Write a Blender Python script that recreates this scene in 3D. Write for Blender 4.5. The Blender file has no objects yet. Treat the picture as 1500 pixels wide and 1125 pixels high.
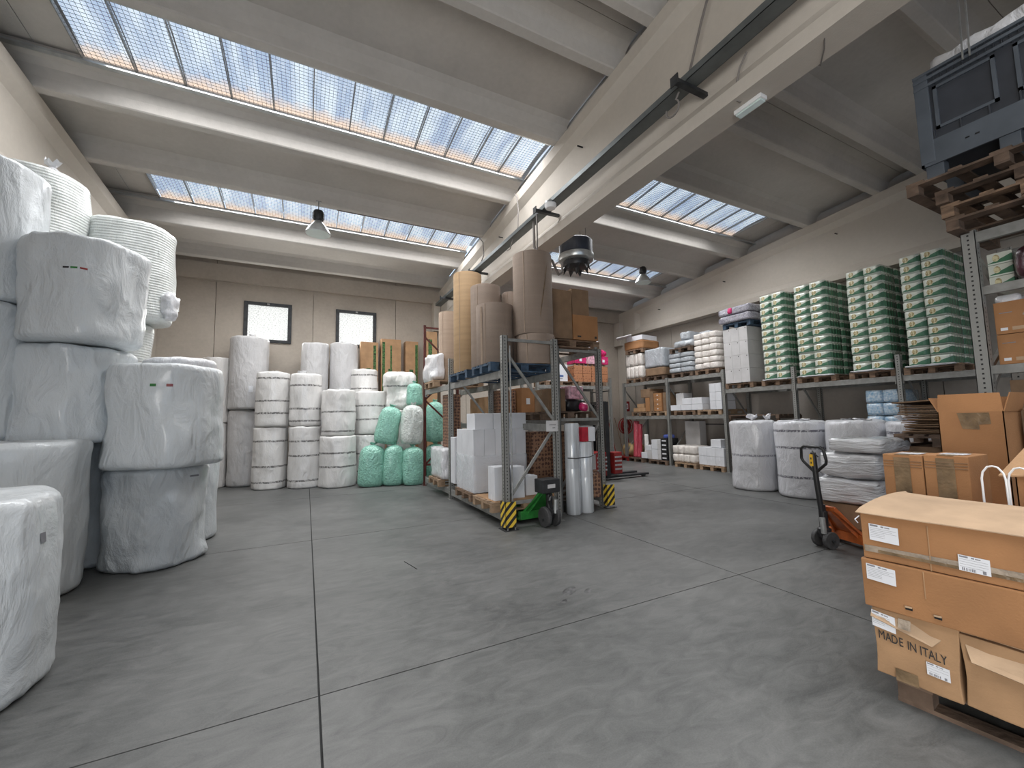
import bpy, bmesh, math, random
import numpy as np
from mathutils import Vector, Matrix, noise as mnoise
random.seed(7)
S = bpy.context.scene
COL = S.collection
PI = math.pi
# ------------------------------------------------------------------ camera
F = 600.75; YAW, PITCH, ROLL = math.radians(26.6387), math.radians(4.80027), math.radians(-1.0946); EYE = 1.6
_f = Vector((math.sin(YAW)*math.cos(PITCH), math.cos(YAW)*math.cos(PITCH), math.sin(PITCH)))
_r0 = Vector((math.cos(YAW), -math.sin(YAW), 0)); _u0 = _r0.cross(_f)
_r = _r0*math.cos(ROLL) + _u0*math.sin(ROLL); _u = -_r0*math.sin(ROLL) + _u0*math.cos(ROLL)
cd = bpy.data.cameras.new('camera'); cam = bpy.data.objects.new('camera', cd); COL.objects.link(cam)
cam.matrix_world = Matrix(((_r.x, _u.x, -_f.x, 0), (_r.y, _u.y, -_f.y, 0), (_r.z, _u.z, -_f.z, EYE), (0, 0, 0, 1)))
cd.sensor_width = 36; cd.lens = 36*F/1500; cd.clip_start = .05; cd.clip_end = 200
S.camera = cam
# ------------------------------------------------------------------ light and exposure
S.view_settings.view_transform = 'Standard'; S.view_settings.look = 'None'
S.view_settings.exposure = 0.30; S.view_settings.gamma = 1; S.view_settings.use_curve_mapping = False
try:
    S.cycles.use_denoising = True; S.cycles.max_bounces = 7; S.cycles.diffuse_bounces = 5; S.cycles.glossy_bounces = 3
    S.cycles.transparent_max_bounces = 12; S.cycles.sample_clamp_indirect = 6; S.cycles.caustics_reflective = False; S.cycles.caustics_refractive = False
except Exception: pass
W = bpy.data.worlds.new('sky'); S.world = W; W.use_nodes = True
W.node_tree.nodes['Background'].inputs[0].default_value = (.62, .78, 1, 1); W.node_tree.nodes['Background'].inputs[1].default_value = 1.4
def area(name, loc, sx, sy, power, col, rot=(0, 0, 0), spread=PI):
    l = bpy.data.lights.new(name, 'AREA'); l.shape = 'RECTANGLE'; l.size = sx; l.size_y = sy; l.energy = power; l.color = col; l.spread = spread
    o = bpy.data.objects.new(name, l); o.location = loc; o.rotation_euler = rot; COL.objects.link(o)
    return o
DAY = (.985, .99, 1.0)
SKY_Y = [(6.25, 7.4), (9.7, 10.85)]
def gz(y): return 5.87 + .0838*(13.3-y)          # top of the roof girders
for a, b in SKY_Y:
    ym = (a+b)/2
    area('skylight_daylight', (.6, ym, gz(ym)+.30), 6.5, b-a-.1, 190, DAY, spread=2.7)
    area('skylight_daylight', (7.3, ym, gz(ym)+.30), 5.8, b-a-.1, 170, DAY, spread=2.7)
for ym in (-.4, -3.8):                            # the further skylights of the hall behind the photographer
    area('skylight_daylight', (.6, ym, gz(ym)+.2), 6.5, 1.0, 150, DAY, spread=2.0)
    area('skylight_daylight', (7.3, ym, gz(ym)+.2), 5.8, 1.0, 120, DAY, spread=2.0)
area('gate_daylight', (1.0, -7.7, 2.4), 8.5, 4.4, 620, (1, .98, .95), (PI/2+.12, 0, PI))
area('left_fill_light', (-3.9, -3.6, 2.5), 5.6, 4.4, 640, (1, .98, .95), (PI/2+.15, 0, -PI/2))  # fill light added from the left behind the camera; the wall has no gate
area('window_daylight', (-1.05, 13.2, 4.4), 1.0, 1.0, 22, (1, .99, .95), (-PI/2, 0, 0))
area('window_daylight', (1.32, 13.2, 4.4), 1.0, 1.0, 22, (1, .99, .95), (-PI/2, 0, 0))
# ------------------------------------------------------------------ materials
def new_mat(name):
    m = bpy.data.materials.new(name); m.use_nodes = True; nt = m.node_tree
    return m, nt, nt.nodes['Principled BSDF']
def N(nt, t, **k):
    n = nt.nodes.new(t)
    for a, v in k.items():
        if a.startswith('i_'):
            key = a[2:]; key = int(key) if key.isdigit() else key.replace('_', ' ')
            n.inputs[key].default_value = v
        else: setattr(n, a, v)
    return n
def c4(c): return (c[0], c[1], c[2], 1)
def mk(name, col, rough=.6, metal=0, var=.12, nscale=4, bump=.0, bscale=40, stretch=(1, 1, 1), spec=.5, col2=None, coat=0, alpha=1, dirt=0):
    m, nt, b = new_mat(name); L = nt.links
    tc = N(nt, 'ShaderNodeTexCoord'); mp = N(nt, 'ShaderNodeMapping'); mp.inputs['Scale'].default_value = stretch
    L.new(tc.outputs['Object'], mp.inputs[0])
    oi = N(nt, 'ShaderNodeObjectInfo'); ad = N(nt, 'ShaderNodeVectorMath', operation='ADD'); sc = N(nt, 'ShaderNodeMath', operation='MULTIPLY'); sc.inputs[1].default_value = 17.3
    L.new(oi.outputs['Random'], sc.inputs[0]); L.new(mp.outputs[0], ad.inputs[0]); L.new(sc.outputs[0], ad.inputs[1])
    n1 = N(nt, 'ShaderNodeTexNoise', i_Scale=nscale, i_Detail=5); L.new(ad.outputs[0], n1.inputs['Vector'])
    mx = N(nt, 'ShaderNodeMix', data_type='RGBA')
    c2 = col2 or tuple(max(0, v*(1-2.2*var)) for v in col)
    c1 = tuple(min(1, v*(1+var*.6)) for v in col)
    mr = N(nt, 'ShaderNodeMapRange'); mr.inputs[1].default_value = .3; mr.inputs[2].default_value = .7
    L.new(n1.outputs[0], mr.inputs[0]); L.new(mr.outputs[0], mx.inputs[0])
    mx.inputs[6].default_value = c4(c2); mx.inputs[7].default_value = c4(c1)
    L.new(mx.outputs[2], b.inputs['Base Color'])
    b.inputs['Roughness'].default_value = rough; b.inputs['Metallic'].default_value = metal
    b.inputs['Specular IOR Level'].default_value = spec; b.inputs['Coat Weight'].default_value = coat; b.inputs['Coat Roughness'].default_value = .22
    b.inputs['Alpha'].default_value = alpha
    if bump:
        n2 = N(nt, 'ShaderNodeTexNoise', i_Scale=bscale, i_Detail=4); L.new(ad.outputs[0], n2.inputs['Vector'])
        bp = N(nt, 'ShaderNodeBump', i_Strength=bump, i_Distance=.02); L.new(n2.outputs[0], bp.inputs['Height']); L.new(bp.outputs[0], b.inputs['Normal'])
    return m
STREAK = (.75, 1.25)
def film_mat(name, col, rough=.34, bump=.5, bands=None, ribs=0, band_col=(.2, .2, .2), coat=.4, wrinkle=9, bw=.022, dash=34, sc3=(1, 1, .45), chips=0):
    """Foam or bubble roll under clear film: creased film relief, printed bands at given heights of the object."""
    m, nt, b = new_mat(name); L = nt.links
    tc = N(nt, 'ShaderNodeTexCoord'); oi = N(nt, 'ShaderNodeObjectInfo')
    sc = N(nt, 'ShaderNodeMath', operation='MULTIPLY'); sc.inputs[1].default_value = 9.7; L.new(oi.outputs['Random'], sc.inputs[0])
    ad = N(nt, 'ShaderNodeVectorMath', operation='ADD'); L.new(tc.outputs['Object'], ad.inputs[0]); L.new(sc.outputs[0], ad.inputs[1])
    mp = N(nt, 'ShaderNodeMapping'); mp.inputs['Scale'].default_value = sc3; mp.inputs['Rotation'].default_value = (.35, .25, 0); L.new(ad.outputs[0], mp.inputs[0])
    n1 = N(nt, 'ShaderNodeTexNoise', i_Scale=wrinkle*.55, i_Detail=8, i_Roughness=.6, i_Distortion=.5); L.new(mp.outputs[0], n1.inputs['Vector'])
    v1 = N(nt, 'ShaderNodeTexNoise', i_Scale=5.5, i_Detail=5, i_Distortion=1.1); L.new(mp.outputs[0], v1.inputs['Vector'])
    v1.noise_type = 'RIDGED_MULTIFRACTAL'
    rr = N(nt, 'ShaderNodeMath', operation='MULTIPLY_ADD'); rr.inputs[1].default_value = .55; L.new(v1.outputs[0], rr.inputs[0]); L.new(n1.outputs[0], rr.inputs[2])
    bp = N(nt, 'ShaderNodeBump', i_Strength=min(1, bump*1.1), i_Distance=.05); L.new(rr.outputs[0], bp.inputs['Height'])
    last = bp
    sep = N(nt, 'ShaderNodeSeparateXYZ'); L.new(tc.outputs['Object'], sep.inputs[0])
    if ribs:
        w = N(nt, 'ShaderNodeMath', operation='SINE'); mu = N(nt, 'ShaderNodeMath', operation='MULTIPLY'); mu.inputs[1].default_value = ribs
        L.new(sep.outputs[2], mu.inputs[0]); L.new(mu.outputs[0], w.inputs[0])
        b2 = N(nt, 'ShaderNodeBump', i_Strength=.35, i_Distance=.006); L.new(w.outputs[0], b2.inputs['Height']); L.new(bp.outputs[0], b2.inputs['Normal']); last = b2
    L.new(last.outputs[0], b.inputs['Normal'])
    mx = N(nt, 'ShaderNodeMix', data_type='RGBA'); L.new(n1.outputs[0], mx.inputs[0])
    mx.inputs[6].default_value = c4([v*.86 for v in col]); mx.inputs[7].default_value = c4([min(1, v*1.06) for v in col])
    st = N(nt, 'ShaderNodeMapRange'); st.inputs[1].default_value = STREAK[0]; st.inputs[2].default_value = STREAK[1]; st.inputs[4].default_value = .55; L.new(v1.outputs[0], st.inputs[0])   # pale crease highlights painted into the film colour
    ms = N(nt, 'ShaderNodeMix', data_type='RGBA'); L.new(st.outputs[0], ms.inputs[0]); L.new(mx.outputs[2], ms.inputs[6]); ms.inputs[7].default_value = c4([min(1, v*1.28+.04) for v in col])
    out = ms.outputs[2]
    if chips:
        vc = N(nt, 'ShaderNodeTexVoronoi', i_Scale=chips); L.new(tc.outputs['Object'], vc.inputs['Vector'])
        cm = N(nt, 'ShaderNodeMix', data_type='RGBA', blend_type='MULTIPLY'); cm.inputs[0].default_value = .55; L.new(out, cm.inputs[6]); cc = N(nt, 'ShaderNodeValToRGB'); L.new(vc.outputs['Color'], cc.inputs[0]); cc.color_ramp.elements[0].color = (.45, .5, .48, 1); L.new(cc.outputs[0], cm.inputs[7]); out = cm.outputs[2]
        b3 = N(nt, 'ShaderNodeBump', i_Strength=.8, i_Distance=.015); L.new(vc.outputs['Distance'], b3.inputs['Height']); L.new(last.outputs[0], b3.inputs['Normal']); L.new(b3.outputs[0], b.inputs['Normal'])
    if bands:
        n3 = N(nt, 'ShaderNodeTexNoise', i_Scale=dash, i_Detail=2); L.new(tc.outputs['Object'], n3.inputs['Vector'])
        g = N(nt, 'ShaderNodeMath', operation='GREATER_THAN'); g.inputs[1].default_value = .47; L.new(n3.outputs[0], g.inputs[0])
        acc = None
        wob = N(nt, 'ShaderNodeMath', operation='MULTIPLY_ADD'); wob.inputs[1].default_value = .035; L.new(v1.outputs[0], wob.inputs[0]); L.new(sep.outputs[2], wob.inputs[2])
        for h in bands:
            cp = N(nt, 'ShaderNodeMath', operation='COMPARE'); cp.inputs[1].default_value = h+.012; cp.inputs[2].default_value = bw
            L.new(wob.outputs[0], cp.inputs[0])
            if acc:
                a2 = N(nt, 'ShaderNodeMath', operation='MAXIMUM'); L.new(acc.outputs[0], a2.inputs[0]); L.new(cp.outputs[0], a2.inputs[1]); acc = a2
            else: acc = cp
        g2 = N(nt, 'ShaderNodeMapRange'); g2.inputs[3].default_value = .35; g2.inputs[4].default_value = 1; L.new(g.outputs[0], g2.inputs[0])
        mm = N(nt, 'ShaderNodeMath', operation='MULTIPLY'); L.new(acc.outputs[0], mm.inputs[0]); L.new(g2.outputs[0], mm.inputs[1])
        m2 = N(nt, 'ShaderNodeMix', data_type='RGBA'); L.new(mm.outputs[0], m2.inputs[0]); L.new(out, m2.inputs[6]); m2.inputs[7].default_value = c4(band_col); out = m2.outputs[2]
    L.new(out, b.inputs['Base Color'])
    b.inputs['Roughness'].default_value = rough; b.inputs['Coat Weight'].default_value = coat; b.inputs['Coat Roughness'].default_value = .15
    b.inputs['Subsurface Weight'].default_value = 0
    return m
M = {}
M['card'] = mk('cardboard', (.36, .175, .072), .8, var=.10, nscale=3, bump=.12, bscale=90)
M['card2'] = mk('cardboard_light', (.42, .25, .13), .82, var=.10, nscale=5, bump=.12, bscale=90)
M['card3'] = mk('cardboard_inside', (.46, .32, .205), .85, var=.08, nscale=6, bump=.1, bscale=80)
M['carddark'] = mk('cardboard_brown', (.23, .145, .085), .85, var=.12, nscale=5, bump=.12, bscale=80)
M['cardgreen'] = mk('green_print', (.07, .17, .05), .8, var=.45, nscale=22)
M['cardred'] = mk('cardboard_red_brown', (.30, .13, .065), .8, var=.12, nscale=5)
M['kraft'] = mk('kraft_corrugated', (.275, .21, .165), .8, var=.05, nscale=2, bump=.35, bscale=60, stretch=(.3, .3, 6))
M['krafttan'] = mk('kraft_tan', (.43, .285, .155), .8, var=.06, nscale=3, bump=.3, bscale=60, stretch=(.3, .3, 6))
M['kraftpale'] = mk('kraft_pale', (.40, .30, .225), .8, var=.06, nscale=3, bump=.3, bscale=60, stretch=(.3, .3, 6))
M['tape'] = mk('brown_tape', (.22, .15, .085), .28, var=.25, nscale=9, bump=.5, bscale=22)
M['cleartape'] = mk('clear_tape', (.38, .31, .24), .2, var=.2, nscale=14, bump=.4, bscale=30)
M['paper'] = mk('white_label', (.72, .73, .76), .55, var=.04)
M['ink'] = mk('black_ink', (.03, .028, .028), .7, var=.1)
M['greyink'] = mk('grey_ink', (.22, .22, .24), .7, var=.1)
M['whitebox'] = mk('white_carton', (.68, .69, .72), .6, var=.05, nscale=3)
M['greybox'] = mk('pale_grey_carton', (.55, .54, .54), .65, var=.06, nscale=3)
M['wood'] = mk('pallet_wood', (.24, .155, .10), .8, var=.28, nscale=6, bump=.3, bscale=30, stretch=(1, 1, 4))
M['woodlight'] = mk('pallet_wood_new', (.36, .245, .155), .8, var=.2, nscale=6, bump=.3, bscale=30)
M['wooddark'] = mk('pallet_wood_aged', (.15, .10, .07), .85, var=.3, nscale=5, bump=.4, bscale=25)
M['bluewood'] = mk('blue_painted_wood', (.045, .085, .14), .75, var=.3, nscale=9, bump=.2, bscale=40)
M['galv'] = mk('galvanised_steel', (.32, .32, .31), .5, .55, var=.15, nscale=18, bump=.05, bscale=60)
M['galvbeam'] = mk('galvanised_beam', (.29, .29, .275), .55, .35, var=.12, nscale=10)
M['tray'] = mk('cable_tray_steel', (.16, .175, .175), .5, .6, var=.1, nscale=6)
M['darksteel'] = mk('dark_steel', (.05, .052, .055), .5, .4, var=.2, nscale=8)
M['redsteel'] = mk('red_lead_steel', (.13, .035, .028), .6, .2, var=.2, nscale=8)
M['black'] = mk('black_plastic', (.018, .018, .02), .42, var=.2, nscale=8)
M['rubber'] = mk('grey_rubber', (.06, .06, .062), .7, var=.2, nscale=12)
M['orange'] = mk('orange_paint', (.55, .13, .025), .4, var=.2, nscale=9, coat=.3)
M['green'] = mk('green_paint', (.03, .22, .04), .4, var=.2, nscale=9, coat=.3)
M['redpaint'] = mk('red_paint', (.28, .02, .018), .4, var=.18, nscale=9, coat=.3)
M['yellow'] = mk('yellow_sticker', (.75, .45, .03), .5, var=.06)
M['wiregrey'] = mk('grey_cable', (.2, .18, .165), .6, var=.1)
M['white'] = mk('white_enamel', (.8, .8, .8), .35, var=.04)
M['silver'] = mk('lamp_aluminium', (.55, .57, .57), .3, .7, var=.1, nscale=9)
M['lampglass'] = mk('lamp_glass', (.62, .74, .72), .1, var=.04, coat=1)
M['housing'] = mk('dark_blue_housing', (.025, .03, .045), .45, var=.2, nscale=8)
M['crate'] = mk('slate_blue_plastic', (.09, .105, .125), .5, var=.12, nscale=3)
M['cratedark'] = mk('charcoal_plastic', (.04, .045, .056), .55, var=.15, nscale=3)
M['maroon'] = mk('maroon_film', (.07, .018, .03), .3, var=.3, nscale=9, coat=.5, bump=.4, bscale=14)
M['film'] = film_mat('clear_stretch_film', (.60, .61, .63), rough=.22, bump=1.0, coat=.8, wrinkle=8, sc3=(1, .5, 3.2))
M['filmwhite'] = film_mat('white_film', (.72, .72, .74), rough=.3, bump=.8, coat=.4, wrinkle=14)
M['filmroll'] = mk('translucent_film_roll', (.62, .65, .68), .14, var=.22, nscale=3, coat=1, stretch=(5, 5, .25), bump=.25, bscale=6)  # upright highlight streaks are put into the roll's colour
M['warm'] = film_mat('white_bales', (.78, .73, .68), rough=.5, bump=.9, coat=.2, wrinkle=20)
M['pink'] = mk('pink_plastic', (.62, .02, .15), .4, var=.25, nscale=16, coat=.3)
M['pinkpale'] = mk('pale_pink_pack', (.75, .42, .5), .4, var=.3, nscale=16, coat=.3)
M['redwhite'] = mk('red_print', (.45, .02, .04), .5, var=.15, nscale=10)
M['yellowbox'] = mk('straw_sack', (.55, .38, .18), .8, var=.15, nscale=9, bump=.5, bscale=12)
M['green_sack'] = film_mat('green_foam_chips', (.32, .64, .52), rough=.3, bump=.7, coat=.35, wrinkle=14, chips=28)
M['white_sack'] = film_mat('white_foam_chips', (.76, .80, .76), rough=.3, bump=.7, coat=.35, wrinkle=14, chips=28)
M['darkbale'] = mk('dark_mixed_film', (.13, .12, .15), .25, var=.8, nscale=26, coat=.8, bump=.8, bscale=22, col2=(.38, .38, .42))
M['greyfilm'] = film_mat('grey_film_bale', (.42, .45, .48), rough=.22, bump=.9, coat=.7, wrinkle=18)
M['slot'] = mk('slot_shadow', (.012, .012, .012), .9, var=0)
M['redhose'] = mk('fire_hose_red', (.3, .012, .014), .35, var=.1, coat=.5)
M['brick'] = mk('orange_brown_pack', (.34, .135, .06), .6, var=.35, nscale=20)
M['bluepack'] = mk('blue_white_pack', (.16, .36, .56), .3, var=.1, nscale=24, coat=.5, col2=(.72, .78, .82))
M['foam_orange'] = mk('joint_foam', (.62, .40, .20), .9, var=.3, nscale=14, bump=.6, bscale=30)
def concrete(name, col, var=.1, board=0, stain=.0, rough=.8):
    m, nt, b = new_mat(name); L = nt.links
    g = N(nt, 'ShaderNodeNewGeometry')
    n1 = N(nt, 'ShaderNodeTexNoise', i_Scale=.7, i_Detail=6, i_Roughness=.6); L.new(g.outputs['Position'], n1.inputs['Vector'])
    n2 = N(nt, 'ShaderNodeTexNoise', i_Scale=14, i_Detail=6); L.new(g.outputs['Position'], n2.inputs['Vector'])
    ad = N(nt, 'ShaderNodeMath', operation='MULTIPLY_ADD'); ad.inputs[1].default_value = .35; L.new(n2.outputs[0], ad.inputs[0]); L.new(n1.outputs[0], ad.inputs[2])
    mr = N(nt, 'ShaderNodeMapRange'); mr.inputs[1].default_value = .4; mr.inputs[2].default_value = .95; L.new(ad.outputs[0], mr.inputs[0])
    mx = N(nt, 'ShaderNodeMix', data_type='RGBA'); L.new(mr.outputs[0], mx.inputs[0])
    mx.inputs[6].default_value = c4([v*(1-var*1.6) for v in col]); mx.inputs[7].default_value = c4([v*(1+var) for v in col])
    L.new(mx.outputs[2], b.inputs['Base Color']); b.inputs['Roughness'].default_value = rough; b.inputs['Specular IOR Level'].default_value = .3
    n3 = N(nt, 'ShaderNodeTexNoise', i_Scale=60, i_Detail=4); L.new(g.outputs['Position'], n3.inputs['Vector'])
    h = n3.outputs[0]
    if board:
        mp = N(nt, 'ShaderNodeMapping'); mp.inputs['Scale'].default_value = (.6, .6, board); L.new(g.outputs['Position'], mp.inputs[0])
        n4 = N(nt, 'ShaderNodeTexNoise', i_Scale=9, i_Detail=3); L.new(mp.outputs[0], n4.inputs['Vector'])
        a2 = N(nt, 'ShaderNodeMath', operation='ADD'); L.new(n4.outputs[0], a2.inputs[0]); L.new(n3.outputs[0], a2.inputs[1]); h = a2.outputs[0]
    bp = N(nt, 'ShaderNodeBump', i_Strength=.18, i_Distance=.01); L.new(h, bp.inputs['Height']); L.new(bp.outputs[0], b.inputs['Normal'])
    return m
M['beam'] = concrete('girder_concrete', (.50, .455, .40), .07)
M['roof'] = concrete('roof_concrete', (.50, .47, .435), .1)
M['wall'] = concrete('wall_panel_concrete', (.46, .405, .345), .12, board=4)
M['wallw'] = concrete('side_wall_concrete', (.42, .38, .34), .1)
def floor_mat():
    m, nt, b = new_mat('troweled_floor'); L = nt.links
    g = N(nt, 'ShaderNodeNewGeometry')
    mp = N(nt, 'ShaderNodeMapping'); mp.inputs['Rotation'].default_value = (0, 0, .5); mp.inputs['Scale'].default_value = (1, 2.6, 1); L.new(g.outputs['Position'], mp.inputs[0])
    n1 = N(nt, 'ShaderNodeTexNoise', i_Scale=.55, i_Detail=7, i_Roughness=.62, i_Distortion=.6); L.new(g.outputs['Position'], n1.inputs['Vector'])
    n2 = N(nt, 'ShaderNodeTexNoise', i_Scale=3.2, i_Detail=9, i_Roughness=.68, i_Distortion=1.2); L.new(mp.outputs[0], n2.inputs['Vector'])
    n3 = N(nt, 'ShaderNodeTexNoise', i_Scale=120, i_Detail=2); L.new(g.outputs['Position'], n3.inputs['Vector'])
    a = N(nt, 'ShaderNodeMath', operation='ADD'); L.new(n1.outputs[0], a.inputs[0]); L.new(n2.outputs[0], a.inputs[1])
    a2 = N(nt, 'ShaderNodeMath', operation='MULTIPLY_ADD'); a2.inputs[1].default_value = .28; L.new(n3.outputs[0], a2.inputs[0]); L.new(a.outputs[0], a2.inputs[2])
    cr = N(nt, 'ShaderNodeValToRGB'); e = cr.color_ramp.elements
    mr = N(nt, 'ShaderNodeMapRange'); mr.inputs[1].default_value = .6; mr.inputs[2].default_value = 1.65; L.new(a2.outputs[0], mr.inputs[0]); L.new(mr.outputs[0], cr.inputs[0])
    e[0].position = .2; e[0].color = (.046, .048, .047, 1); e[1].position = .8; e[1].color = (.158, .159, .154, 1)
    L.new(cr.outputs[0], b.inputs['Base Color'])
    r = N(nt, 'ShaderNodeMapRange'); r.inputs[3].default_value = .36; r.inputs[4].default_value = .62; L.new(n2.outputs[0], r.inputs[0]); L.new(r.outputs[0], b.inputs['Roughness'])
    b.inputs['Specular IOR Level'].default_value = .45
    bp = N(nt, 'ShaderNodeBump', i_Strength=.10, i_Distance=.01); L.new(a2.outputs[0], bp.inputs['Height']); L.new(bp.outputs[0], b.inputs['Normal'])
    return m
M['floor'] = floor_mat()
M['joint'] = mk('joint_filler', (.03, .03, .03), .9, var=.1)
M['stain'] = mk('oil_stain', (.10, .10, .10), .5, var=.4, nscale=12)
def pane_mat():
    m, nt, b = new_mat('skylight_sheet'); L = nt.links
    g = N(nt, 'ShaderNodeNewGeometry'); oi = N(nt, 'ShaderNodeObjectInfo')
    mp = N(nt, 'ShaderNodeMapping'); mp.inputs['Scale'].default_value = (1.8, .35, .3); L.new(g.outputs['Position'], mp.inputs[0])
    n = N(nt, 'ShaderNodeTexNoise', i_Scale=2.6, i_Detail=4); L.new(mp.outputs[0], n.inputs['Vector'])
    cr = N(nt, 'ShaderNodeValToRGB'); e = cr.color_ramp.elements; e[0].position = .36; e[0].color = (.36, .48, .70, 1); e[1].position = .62; e[1].color = (.74, .87, 1, 1)
    L.new(n.outputs[0], cr.inputs[0])
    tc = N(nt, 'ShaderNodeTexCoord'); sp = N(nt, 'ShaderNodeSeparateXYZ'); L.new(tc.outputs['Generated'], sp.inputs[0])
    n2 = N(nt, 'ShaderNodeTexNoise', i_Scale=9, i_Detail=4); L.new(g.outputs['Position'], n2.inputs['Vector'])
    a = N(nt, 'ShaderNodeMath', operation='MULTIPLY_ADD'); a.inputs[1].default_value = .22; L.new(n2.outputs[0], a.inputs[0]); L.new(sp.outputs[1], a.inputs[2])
    mr = N(nt, 'ShaderNodeMapRange'); mr.inputs[1].default_value = .88; mr.inputs[2].default_value = 1.03; L.new(a.outputs[0], mr.inputs[0])   # orange glow along the low edge, painted into the sheets' emission colour
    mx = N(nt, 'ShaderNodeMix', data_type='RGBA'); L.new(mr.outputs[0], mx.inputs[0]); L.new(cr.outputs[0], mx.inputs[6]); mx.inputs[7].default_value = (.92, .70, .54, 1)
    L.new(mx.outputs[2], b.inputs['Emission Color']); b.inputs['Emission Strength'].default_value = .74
    b.inputs['Base Color'].default_value = (.6, .65, .7, 1); b.inputs['Roughness'].default_value = .4
    return m
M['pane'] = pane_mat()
def glass_mat():
    m, nt, b = new_mat('reeded_window_glass'); L = nt.links
    tc = N(nt, 'ShaderNodeTexCoord'); n = N(nt, 'ShaderNodeTexNoise', i_Scale=26, i_Detail=4); mp = N(nt, 'ShaderNodeMapping'); mp.inputs['Scale'].default_value = (1, 1, 2.2)
    L.new(tc.outputs['Object'], mp.inputs[0]); L.new(mp.outputs[0], n.inputs['Vector'])
    cr = N(nt, 'ShaderNodeValToRGB'); e = cr.color_ramp.elements; e[0].position = .38; e[0].color = (.36, .38, .36, 1); e[1].position = .54; e[1].color = (.86, .88, .86, 1)
    L.new(n.outputs[0], cr.inputs[0]); L.new(cr.outputs[0], b.inputs['Emission Color']); b.inputs['Emission Strength'].default_value = .8
    b.inputs['Base Color'].default_value = (.4, .4, .4, 1); b.inputs['Roughness'].default_value = .2
    return m
M['glass'] = glass_mat()
def stripe_mat():
    m, nt, b = new_mat('hazard_stripes'); L = nt.links
    tc = N(nt, 'ShaderNodeTexCoord'); s = N(nt, 'ShaderNodeSeparateXYZ'); L.new(tc.outputs['Object'], s.inputs[0])
    ab = N(nt, 'ShaderNodeMath', operation='SUBTRACT'); L.new(s.outputs[0], ab.inputs[0]); L.new(s.outputs[1], ab.inputs[1])
    a = N(nt, 'ShaderNodeMath', operation='SUBTRACT'); L.new(s.outputs[2], a.inputs[0]); L.new(ab.outputs[0], a.inputs[1])
    mo = N(nt, 'ShaderNodeMath', operation='FLOORED_MODULO'); mo.inputs[1].default_value = .125; L.new(a.outputs[0], mo.inputs[0])
    gt = N(nt, 'ShaderNodeMath', operation='GREATER_THAN'); gt.inputs[1].default_value = .062; L.new(mo.outputs[0], gt.inputs[0])
    mx = N(nt, 'ShaderNodeMix', data_type='RGBA'); L.new(gt.outputs[0], mx.inputs[0]); mx.inputs[6].default_value = (.02, .02, .02, 1); mx.inputs[7].default_value = (.72, .5, .05, 1)
    L.new(mx.outputs[2], b.inputs['Base Color']); b.inputs['Roughness'].default_value = .5
    return m
M['hazard'] = stripe_mat()
def perf_mat():      # galvanised post with its row of punched holes
    m, nt, b = new_mat('punched_post_steel'); L = nt.links
    tc = N(nt, 'ShaderNodeTexCoord'); s = N(nt, 'ShaderNodeSeparateXYZ'); L.new(tc.outputs['Object'], s.inputs[0])
    mo = N(nt, 'ShaderNodeMath', operation='FLOORED_MODULO'); mo.inputs[1].default_value = .05; L.new(s.outputs[2], mo.inputs[0])
    sb = N(nt, 'ShaderNodeMath', operation='COMPARE'); sb.inputs[1].default_value = .025; sb.inputs[2].default_value = .009; L.new(mo.outputs[0], sb.inputs[0])
    cx = N(nt, 'ShaderNodeMath', operation='COMPARE'); cx.inputs[1].default_value = 0; cx.inputs[2].default_value = .008; L.new(s.outputs[0], cx.inputs[0])
    cy = N(nt, 'ShaderNodeMath', operation='COMPARE'); cy.inputs[1].default_value = 0; cy.inputs[2].default_value = .008; L.new(s.outputs[1], cy.inputs[0])
    mxx = N(nt, 'ShaderNodeMath', operation='MAXIMUM'); L.new(cx.outputs[0], mxx.inputs[0]); L.new(cy.outputs[0], mxx.inputs[1])
    h = N(nt, 'ShaderNodeMath', operation='MULTIPLY'); L.new(mxx.outputs[0], h.inputs[0]); L.new(sb.outputs[0], h.inputs[1])
    mx = N(nt, 'ShaderNodeMix', data_type='RGBA'); L.new(h.outputs[0], mx.inputs[0]); mx.inputs[6].default_value = (.28, .28, .265, 1); mx.inputs[7].default_value = (.02, .02, .02, 1)
    L.new(mx.outputs[2], b.inputs['Base Color']); b.inputs['Roughness'].default_value = .5; b.inputs['Metallic'].default_value = .35
    return m
M['post'] = perf_mat()
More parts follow.
